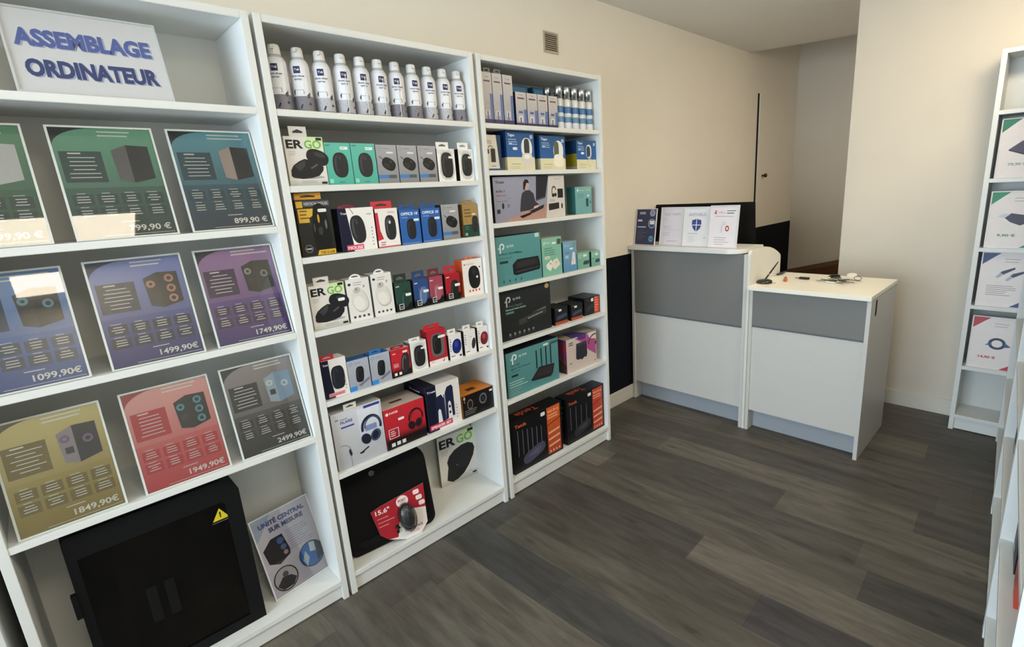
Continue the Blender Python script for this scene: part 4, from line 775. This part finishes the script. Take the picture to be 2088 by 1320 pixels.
def pc_poster(top, bot, corner, boxc, price, case, seed=0, txt='#f4f8fa', shift=0):
    def fn(f):
        f.k += .0001; hx = lambda q: [int(q[i:i + 2], 16) for i in (1, 3, 5)]; mid = '#%02x%02x%02x' % tuple(int(a * .42 + b * .58) for a, b in zip(hx(top), hx(bot)))
        f.rect(0, 0, 1, 1, (bot, top)); f.rect(0, 0, 1, .46, (bot, mid))
        # curved dark corner
        cv = [(.42 * (1 - math.sin(t)), 1 - .17 * (1 - math.cos(t))) for t in [PI / 2 * i / 8 for i in range(9)]]
        for a_, b_ in zip(cv, cv[1:]): f.k -= LIFT; f.poly([(0, 1), b_, a_], corner)
        f.k += LIFT
        f.bars(.45, .965, .5, 2, .035, .012, txt, seed)
        f.rect(.04, .51, .44, .79, boxc); f.bars(.12, .765, .2, 1, .02, .012, txt); f.bars(.08, .73, .32, 6, .036, .007, txt, seed + 2, True)
        for r_ in range(2):
            for c_ in range(4): 
                u = .05 + c_ * .235; v = .30 - r_ * .125; f.rect(u, v, u + .20, v + .10, boxc); f.bars(u + .03, v + .075, .14, 3, .024, .007, txt, seed + c_ + r_ * 4, True); f.bars(u + .03, v + .106, .12, 1, .02, .005, txt, seed + c_, True)
        f.bars(.45, .135, .3, 1, .02, .007, txt); f.text(price, .95, .05, .055, '#ffffff', w=.50 if len(price) > 8 else .44, bold=.02, align='r'); f.rect(.25, .018, .98, .022, txt)
        A, B, C, D = case[0], case[1], case[2], case[3]
        u0, um, u1 = .54, .70, .93
        f.poly([(u0, .80), (um, .85), (um, .50), (u0 + .02, .53)], A); f.poly([(um, .85), (u1, .84), (u1, .54), (um, .50)], B)
        if C == 'fans' or C == 'one':
            for i in range(3 if C == 'fans' else 1): f.ell((um + u1) / 2 + .01, .78 - i * .10 - (.08 if C == 'one' else 0), .052, .055, D); f.ell((um + u1) / 2 + .01, .78 - i * .10 - (.08 if C == 'one' else 0), .026, .028, B)
            f.ell(u0 + .07, .74, .05, .05, D); f.ell(u0 + .07, .74, .02, .02, A); f.rect(u0 + .05, .60, um - .03, .66, '#3a3a42')
        if C == 'wide': f.rect(um - .08, .66, um - .02, .72, D)
    return fn
PG = 'price posters in clear stands'
cols = (-.765, -.5035, -.252)
TL = math.asin(-.08 / .297)
def onebc(): pass
rows = [
 (SH1[1], [('green price poster at the left picture edge, second shelf', pc_poster('#70a883', '#24463a', '#1c241f', '#2f4a3e', '799,90 €', ('#c9ccd0', '#d9dce0', 'plain', '#fff'), 1)),
           ('green price poster with a lamp reflection and a black and grey computer', pc_poster('#7cc0a2', '#1a3434', '#191d20', '#274844', '799,90 €', ('#6f6a6d', '#1e1b1e', 'plain', '#fff'), 2)),
           ('blue-green price poster reading 899,90 euros', pc_poster('#6cb0c6', '#1a2c48', '#191d20', '#294a58', '899,90 €', ('#b9a9a4', '#1a1719', 'plain', '#fff'), 3))]),
 (SH1[2], [('blue price poster reading 1099,90 euros', pc_poster('#88aeea', '#2452a8', '#20305a', '#2c4468', '1099,90€', ('#36343a', '#232228', 'one', '#6aa0c0'), 4)),
           ('blue-violet price poster with a three-fan computer reading 1499,90 euros', pc_poster('#90a2ea', '#2e2f86', '#2a2c60', '#2b3350', '1499,90€', ('#35323a', '#26232a', 'fans', '#c4907a'), 5)),
           ('purple price poster reading 1749,90 euros', pc_poster('#b48cc6', '#412684', '#2f2148', '#44285a', '1749,90€', ('#2c2b2e', '#39393b', 'one', '#9aa09a'), 6))]),
 (SH1[3], [('olive yellow price poster reading 1849,90 euros', pc_poster('#e0d494', '#9c8838', '#665a30', '#84743a', '1849,90€', ('#a39aa8', '#2a2630', 'one', '#8a6a9a'), 7)),
           ('red price poster reading 1949,90 euros', pc_poster('#f8bcbc', '#d83c48', '#b23a44', '#cc3844', '1949,90€', ('#1f2226', '#1b1d20', 'fans', '#5fa6c0'), 8)),
           ('black price poster with a glass computer case reading 2499,90 euros', pc_poster('#aaa6ac', '#18181c', '#1a1a1d', '#2b2a2b', '2499,90€', ('#a9c6e0', '#8fb2d6', 'one', '#dbe9f4'), 9))])]
for z, ps in rows:
    for (lab, fn), y in zip(ps, cols): poster(lab, 'price poster', (-.017, y, z + .0003), 0, math.asin(-(.086 if '1099' in lab else .075 if z == SH1[2] else .08) / .297), fn, group=PG)
def signfn(f):
    f.rect(0, 0, 1, 1, '#c9cacc')
    for du, dv, c1 in ((.012, -.012, '#9aa0b4'), (0, 0, '#4a5590')):
        f.text('ASSEMBLAGE', .045 + du, .57 + dv, .20, c1 if dv else '#56629a', w=.89, bold=.05); f.text('ORDINATEUR', .07 + du, .20 + dv, .20, c1 if dv else '#3c4570', w=.87, bold=.05)
poster('white sign with two lines of blue capitals on the top left shelf', 'sign', (-.014, -.535, SH1[0] + .0003), 0, math.asin(-.075 / .24), signfn, w=.297, h=.21, foot=.05, rim='#c3c5c6', name='sign_stand', cover=False)
def flyer(f):
    f.rect(0, 0, 1, 1, ('#c9c4d4', '#d3cfdd')); f.poly([(0, 1), (0, .72), (.12, .8), (.25, .92), (.35, 1)], '#a9b6cf'); f.text('UNITÉ CENTRAL', .10, .87, .055, '#4a5a94', w=.82, bold=.05); f.text('SUR MESURE', .24, .78, .055, '#4a5080', w=.62, bold=.05)
    f.bars(.48, .70, .46, 9, .03, .008, '#9a97a8', 3)
    f.poly([(.05, .60), (.22, .70), (.42, .70), (.47, .48), (.45, .42), (.24, .36), (.08, .42)], '#262329'); f.ell(.36, .63, .06, .06, '#4a68a8'); f.ell(.38, .54, .05, .05, '#5a6ea0'); f.ell(.39, .465, .04, .04, '#b99a9a')
    f.ell(.25, .17, .21, .21, '#2a282e'); f.ell(.25, .17, .19, .19, '#b9b5be'); f.poly([(.08, .12), (.2, .2), (.34, .18), (.42, .12), (.34, .05), (.16, .05)], '#3a373c'); f.ell(.26, .22, .05, .05, '#5a565c')
    f.ell(.78, .27, .23, .23, '#2f3c50'); f.ell(.78, .27, .21, .21, '#2f6fc0'); f.poly([(.60, .24), (.68, .34), (.72, .24), (.64, .14)], '#b9cbdc'); f.poly([(.78, .42), (.88, .40), (.86, .28), (.76, .30)], '#c9d6e2'); f.poly([(.88, .42), (.98, .34), (.98, .2), (.84, .14)], '#3b444c')
poster('white flyer about custom computers with round pictures, beside the black computer case', 'flyer', (-.085, -.232, SH1[4] + .0003), .16, math.radians(-20), flyer, foot=.05, rim='#d6d9e2', name='flyer_stand')

# black computer case on the bottom shelf
def pc_case():
    z = SH1[4] + .0003; r = empty('computer_case', (-.045, -.705, z)); tag(r, 'large black computer case with a dark glass side and yellow warning triangle', 'computer case')
    w, h, d = .425, .548, .215
    m = MB(); out = [(0, .02), (.008, .0), (w - .03, .0), (w, .03), (w, h - .05), (w - .05, h), (.01, h), (0, h - .01)]
    m.prism(out, 'x', -d, -.012, '#060708', 'matte_surface'); m.build('case_shell', r)
    m = MB(); g0, g1 = (.022, .035), (w - .045, h - .075)
    m.ring([(0, .0), (w, .0), (w, h - .05), (w - .045, h - .002), (.01, h - .002), (0, h - .02)], [g0, (g1[0], g0[1]), (g1[0], g1[1] - .01), (g1[0] - .01, g1[1]), (g0[0], g1[1]), (g0[0], g1[1] - .01)], -.012, .0, '#07080a', 'matte_surface'); m.build('front_frame', r)
    m = MB(); m.box((-.006, g0[0], g0[1]), (-.003, g1[0], g1[1]), '#ffffff', 'dark_tinted_glass'); m.build('glass_panel', r)
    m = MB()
    for i in (0, 1): m.box((-.0115, .14 + i * .045, .17), (-.009, .165 + i * .045, .29), '#dcdcdc', 'matte_surface')  # pale bars behind the glass, coloured to stand in for a reflection on it
    m.box((-.0115, .145, .30), (-.009, .20, .34), '#2a2c30', 'matte_surface'); m.build('reflection_bars', r)
    m = MB(); f = Face(m, (-.003, .335, .405), (0, .052, 0), (0, 0, .05)); f.poly([(.05, .2), (.95, .2), (.5, 1)], '#d8c52a'); f.poly([(.47, .35), (.53, .35), (.55, .75), (.45, .75)], '#3a3410'); f.rect(.0, .05, 1, .12, '#55575a'); m.build('warning_sticker', r)
    m = MB(); m.box((-.2, .0, -.0), (-.02, .0 + .001, .001), '#0a0b0d'); 
    m = MB(); m.box((-.012, -.012, .30), (.004, .0, .375), '#07080a', 'matte_surface'); m.build('latch', r)
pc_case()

# posters on the narrow bookcase (face the camera)
def acc(corner, item, price, pc, big=True):
    def fn(f):
        f.rect(0, 0, 1, 1, '#e6dedb'); f.poly([(0, 1), (0, .78), (.10, .84), (.24, .93), (.36, 1)], corner); f.poly([(1, 0), (1, .16), (.86, .10), (.66, 0)], corner); f.bars(.45, .88, .45, 2, .05, .012, '#a9a4a6', 2); f.text(price, .20, .20, .045, pc, w=.36, bold=.04) if price else f.bars(.15, .38, .7, 6, .035, .01, '#8f8b90', 6)
        item(f)
    return fn
def it_drive(f): f.poly([(.18, .48), (.42, .62), (.86, .56), (.90, .48), (.50, .40)], '#4a4858'); f.poly([(.18, .48), (.50, .40), (.90, .48), (.90, .45), (.5, .37), (.18, .46)], '#2f2e3a')
def it_usb(f): f.poly([(.30, .54), (.42, .62), (.75, .58), (.86, .48), (.62, .40), (.42, .46)], '#34364a'); f.poly([(.16, .56), (.28, .62), (.40, .60), (.30, .53)], '#c9c9cc')
def it_plug(f):
    f.poly([(.34, .58), (.42, .66), (.66, .74), (.68, .71), (.46, .60)], '#2c3554'); f.poly([(.30, .55), (.36, .53), (.46, .60), (.40, .63)], '#a9adb8'); f.poly([(.54, .53), (.64, .62), (.86, .68), (.88, .65), (.66, .55)], '#2c3554'); f.poly([(.50, .50), (.56, .48), (.66, .55), (.60, .58)], '#a9adb8')
def it_ring(f): f.arc(.55, .50, .15, .07, '#23304e', ry=.13); f.poly([(.30, .46), (.42, .52), (.42, .46)], '#3a5a90'); f.poly([(.70, .54), (.84, .46), (.72, .44)], '#3a5a90')
PX = 1.484
for z, fn, lab in ((SH4[1], acc('#2f7f62', it_drive, '79,90 €', '#8d9a8e'), 'white product poster with green corners and a flat drive, upper one'), (SH4[2], acc('#2f8a66', it_usb, '9,90 €', '#5f8a6e'), 'white product poster with green corners and a usb adapter'), (SH4[3], acc('#2a3f74', it_plug, '', '#2a3f74'), 'white product poster with dark blue corners and two cable plugs'), (SH4[4], acc('#b8323e', it_ring, '14,90 €', '#b0323e'), 'white product poster with red corners and a coiled cable')):
    poster(lab, 'product poster', (PX, 2.955, z + .0003), -PI / 2, math.radians(-5), fn, w=.20, h=.285, group='product posters on the narrow bookcase', cover=False, foot=.04, rim='#dcd8d2')
# leaflets and boxes on the bookcases along the right wall, seen almost edge-on
th = math.radians(3.2)
def on_right(i, yloc, xoff): # local coordinates of right bookcase i -> world
    x, y = right_pt(i * .81); c, s_ = math.cos(ANG), math.sin(ANG); return (x + xoff * c - yloc * s_, y + xoff * s_ + yloc * c)
SR = [1.70, 1.37, 1.03, .70, .37, .085]
for i, yl, k, w, h, c, l in ((2, .05, 4, .14, .20, '#15181b', 'black box on the fifth shelf of the front right-hand bookcase'), (2, .24, 4, .10, .12, '#c14a34', 'orange-red box on the fifth shelf of the front right-hand bookcase'), (1, .1, 4, .25, .2, '#20242a', 'black box on the fifth shelf of the middle right-hand bookcase')):
    x, y = on_right(i, yl, -.03); m = MB(); m.box((-.12, 0, 0), (0, w, h), c, 'printed_card'); f = Face(m, (0, 0, 0), (0, w, 0), (0, 0, h)); f.rect(.08, .7, .92, .92, '#8d9096'); f.bars(.1, .5, .6, 3, .1, .03, '#6d7076', 2); f.rect(.08, .06, .4, .16, '#c9ccd0')
    tag(m.build('product_box', loc=(x, y, SR[k] + .0003), rot=(0, 0, ANG)), l, 'product box', 'boxes on the right-hand bookcases')

# ------------------------------------------------------------------ reception counter
LG = '#7b7b78'; LW = '#cfcdc7'
CY = 2.2255
def counter(name, label, x0, x1, ztop, zsplit, depth):
    r = empty(name, (x0, CY, 0)); tag(r, label, 'counter', 'reception counter units'); w = x1 - x0
    for a in (0, w - .019): board('side_panel', (a, 0, 0), (a + .019, depth, ztop), LW, r)
    board('grey_front_panel', (.019, .004, zsplit), (w - .019, .020, ztop - .001), LG, r); board('groove_strip', (.019, .010, zsplit - .012), (w - .019, .022, zsplit), '#6d7072', r)
    board('lower_front_panel', (.019, .010, .128), (w - .019, .024, zsplit - .012), LW, r); board('plinth', (.019, .075, .0), (w - .019, .09, .128), '#a3a8ae', r)
    return r
ct = counter('reception_counter', 'tall white counter unit with a grey upper front panel, carrying the leaflets', -.266, .526, 1.060, .638, .25)
# its shelf top with a rounded corner, reaching to the wall
out = [(XL + .003, CY - .022), (.40, CY - .030)] + [(.40 + .10 * math.sin(t), CY + .07 - .10 * math.cos(t)) for t in [PI / 2 * i / 8 for i in range(1, 9)]] + [(.50, CY + .28), (XL + .003, CY + .255)]
m = MB(); m.prism(out, 'z', 1.061, 1.086, '#e4e4df', 'lacquered_board'); m.v = [(p[0] + .266, p[1] - CY, p[2]) for p in m.v]; m.build('counter_top', ct, bevel=.002)
# rounded divider board between the two units
prof = [(CY - .0, .0), (2.665, .0), (2.665, 1.0), (2.655, 1.013), (2.61, 1.036), (2.555, 1.057), (2.50, 1.072), (2.44, 1.082), (2.38, 1.0865), (2.32, 1.088)] + [(CY + .02, 1.085), (CY, 1.06)]
m = MB(); m.prism(prof, 'x', .5275, .5445, '#e0dfd6', 'lacquered_board'); m.v = [(p[0] + .266, p[1] - CY, p[2]) for p in m.v]; m.build('divider_board', ct)
dk = counter('reception_desk', 'low white desk unit with a grey upper front panel, carrying pens and keys', .5465, 1.150, .862, .655, .53)
board('desk_top', (-.001, -.022, .863), (.606, .53, .885), '#f6f2e4', dk)
m = MB(); m.prism([(.10 + .013 * math.cos(t), .808 + (.030 if math.sin(t) > 0 else -.030) + .013 * math.sin(t)) for t in [2 * PI * i / 16 for i in range(16)]], 'x', .6035, .6045, '#17120e', 'matte_surface'); m.build('cable_slot', dk)
board('back_desk_panel', (.019, .50, .30), (.585, .515, .862), LW, dk)
# leaflets in stands on the counter
def navyleaf(f):
    f.rect(0, 0, 1, 1, '#333a58'); f.rect(.15, .86, .45, .93, '#9aa0b8'); f.arc(.80, .90, .12, .03, '#b9bccc'); f.ell(.80, .90, .10, .10, '#8d92ac'); f.rect(.07, .66, .30, .71, '#d9dbe6'); f.rect(.07, .48, .50, .52, '#aab0c8'); f.arc(.80, .60, .17, .03, '#aeb4cc'); f.ell(.80, .60, .15, .15, '#4a5478'); f.rect(.70, .58, .92, .68, '#e6e8f0'); f.bars(.08, .40, .5, 5, .06, .012, '#6a7090', 3); f.ell(.80, .17, .12, .12, '#5f8fb4'); f.rect(.72, .16, .88, .18, '#2d4a70')
def tarifs(f):
    f.rect(0, 0, 1, 1, '#d8d2d8'); f.text('NOS TARIFS', .14, .80, .07, '#b0a9b8', w=.74, bold=.02); f.bars(.12, .70, .3, 1, .02, .01, '#b9b4c0'); f.bars(.12, .50, .5, 2, .04, .008, '#a9a4ae', 2); f.rect(.12, .41, .85, .415, '#9a96a2'); f.bars(.12, .32, .5, 2, .05, .01, '#a9a4ae', 2); f.rect(.34, .10, .78, .11, '#77747c')
def antiv(f):
    f.rect(0, 0, 1, 1, '#dfdfe0'); f.text('ANTIVIRUS', .16, .78, .08, '#a4a4b6', w=.70, bold=.02); f.poly([(.32, .68), (.42, .69), (.50, .72), (.58, .69), (.68, .68), (.70, .55), (.64, .45), (.50, .37), (.38, .45), (.31, .55)], '#3b4a86'); f.rect(.485, .37, .515, .72, '#dfdfe0'); f.rect(.30, .54, .71, .56, '#dfdfe0'); f.bars(.18, .32, .64, 1, .02, .01, '#8a8c92'); f.bars(.18, .24, .4, 4, .045, .008, '#a9abb2', 3); f.ell(.86, .22, .03, .03, '#c4b8c6')
def officef(f):
    f.rect(0, 0, 1, 1, '#e3dde0'); f.poly([(.12, .82), (.16, .90), (.22, .90), (.18, .86), (.22, .81)], '#c0392b'); f.text('Office', .26, .83, .045, '#d07a70', w=.26, bold=.01); f.rect(.58, .88, .90, .895, '#3a3a3e'); f.rect(.58, .82, .84, .84, '#55555a'); f.rect(.16, .75, .84, .757, '#6a676c'); f.arc(.63, .46, .055, .035, '#b5382c', ry=.075); f.rect(.42, .36, .44, .54, '#b9a9a9'); f.bars(.42, .60, .16, 2, .04, .01, '#a9a4a8'); f.bars(.18, .23, .64, 4, .055, .01, '#8a868c', 3)
LZ = 1.0865
for x, y, w, h, rt, fn, lab in ((-.268, CY + .045, .165, .232, -.12, navyleaf, 'navy blue leaflet stand at the wall end of the counter'), (-.090, CY + .070, .160, .236, -.06, tarifs, 'white leaflet stand with a pale grey heading and very faint text'), (.085, CY + .055, .168, .236, -.03, antiv, 'white leaflet stand with a dark blue shield on the counter'), (.268, CY + .040, .168, .242, 0, officef, 'white leaflet stand with a small red ring, nearest the rounded counter end')):
    poster(lab, 'leaflet', (x, y, LZ + .0003), -PI / 2 + rt, math.radians(-8), fn, w=w, h=h, group='leaflet stands on the counter', cover=False, foot=.07, rim='#dcd9da', name='leaflet_stand')
# monitor behind the counter
r = empty('monitor', (.085, 2.575, .76), (0, 0, math.radians(6))); tag(r, 'wide black monitor seen from behind, standing behind the leaflets', 'monitor')
m = MB(); m.prism([(-.385, .11), (.335, .11), (.315, .575), (-.355, .575)], 'y', -.012, .0, '#070708', 'matte_surface'); m.build('screen_panel', r, bevel=.003)
m = MB(); m.prism([(-.20, .14), (.20, .14), (.18, .42), (-.18, .42)], 'y', -.045, -.0125, '#0b0b0d', 'satin_plastic'); m.build('back_cover', r, bevel=.004)
m = MB(); m.box((-.03, -.035, .012), (.03, -.013, .14), '#121214', 'satin_plastic'); m.box((-.12, -.10, 0), (.12, .09, .012), '#121214', 'satin_plastic'); m.build('monitor_foot', r)
board('work_table', (-.262, 2.485, .735), (.50, 3.05, .7598), '#d9d6ca'); wt = bpy.data.objects['work_table']; tag(wt, 'white work table standing behind the tall counter unit', 'table')
for a in (-.25, .46):
    for b in (2.50, 3.0):
        board('leg', (a, b, 0), (a + .035, b + .035, .735), '#c9c9c4', wt)
# pen holder and small things on the desk
DZ = .8855
r = empty('pen_holder', (.585, 2.335, DZ), (0, 0, .0)); tag(r, 'black pen holder base with an upright slanting pen on the desk', 'pen holder')
m = MB(); m.lathe([(.040, 0), (.042, .004), (.042, .014), (.030, .020), (.010, .022)], 10, '#2a2620', 'satin_plastic'); m.build('base', r)
m = MB(); a = Vector((0, 0, .018)); b = Vector((.052, .05, .120)); m.tube([a + (b - a) * t for t in (0, .04, .5, .97, 1)], [.003, .005, .005, .003, .001], '#171412'); m.tube([a + (b - a) * t for t in (.30, .34)], .0056, '#c9c5b8', 'metal_surface'); m.build('pen', r)
m = MB(); m.tube([(0, 0, .006), (.02, 0, .006)], .0025, '#b9b4a4'); o = m.build('cord_stub', r, loc=(.042, 0, 0))
m = MB(); m.tube([(0, 0, .008), (.005, .05, .008), (.009, .10, .011)], [.006, .008, .004], '#3a3640'); tag(m.build('marker_pen', loc=(.556, 2.60, DZ)), 'dark marker pen lying against the rounded divider board', 'pen')
r = empty('lighter', (.655, 2.46, DZ), (0, 0, .35)); tag(r, 'small orange lighter with a dark end lying on the desk', 'lighter')
m = MB(); m.tube([(0, -.04, .008), (0, -.035, .008), (0, .012, .008)], [.004, .009, .009], '#d06a34'); m.build('body', r); m = MB(); m.tube([(0, .012, .008), (0, .038, .009)], [.010, .008], '#2c2019'); m.build('head', r)
r = empty('key_fob', (.70, 2.545, DZ), (0, 0, 0)); tag(r, 'black usb fob with a wire loop lying in the middle of the desk', 'usb fob')
m = MB(); m.box((0, -.012, .001), (.060, .012, .013), '#1c1214', 'satin_plastic'); m.build('body', r, bevel=.004)
m = MB(); m.tube([(0, -.006, .006), (-.014, -.010, .006), (-.022, 0, .006), (-.014, .010, .006), (0, .006, .006)], .0012, '#8a8578', 'metal_surface'); m.build('loop', r)
m = MB(); m.tube([(.06, 0, .006), (.10, .001, .003)], .002, '#cfc8b0'); m.build('tip', r)
r = empty('key_bunch', (.91, 2.575, DZ)); r.scale = (1.25, 1.25, 1.25); tag(r, 'bunch of keys with a white round tag and black fobs on the desk', 'keys')
rn = random.Random(3)
for i, (x, y, a, L, c) in enumerate(((-.02, -.02, 2.9, .06, '#3d3829'), (-.02, -.05, 3.3, .06, '#4a4536'), (.02, -.04, -.4, .055, '#3d3829'), (.03, -.02, -.1, .06, '#57523f'), (-.01, 0, 2.6, .055, '#322d20'), (.02, -.06, -.8, .05, '#3d3829'))):
    m = MB(); z = .002 + i * .0026
    m.lathe([(.014, 0), (.014, .003)], 14, c, 'satin_plastic'); m.box((.009, -.003, 0), (L, .003, .002), c, 'satin_plastic'); m.box((L * .6, -.006, 0), (L * .75, -.003, .002), c, 'satin_plastic'); m.build('key', r, loc=(x, y, z), rot=(0, -.0, a))
m = MB(); m.lathe([(.020, 0), (.021, .002), (.020, .004)], 20, '#e8e6dc', 'satin_plastic'); m.build('round_tag', r, loc=(.035, .045, .020), rot=(.3, 0, 0))
m = MB(); m.box((-.030, -.012, 0), (.012, .014, .014), '#1a1a1d', 'satin_plastic'); m.build('black_fob', r, loc=(-.025, .045, .006), rot=(0, 0, .5), bevel=.004)
m = MB(); m.box((-.022, -.006, 0), (.022, .006, .006), '#ece9de', 'satin_plastic'); m.build('white_fob', r, loc=(-.02, -.07, .001), rot=(0, 0, -.3), bevel=.002)
m = MB(); m.tube([(.014 * math.cos(t), .014 * math.sin(t), 0) for t in [2 * PI * i / 16 for i in range(17)]], .0013, '#4a473e', 'satin_plastic', 6); m.build('key_ring', r, loc=(.07, .0, .018), rot=(.5, .2, 0))
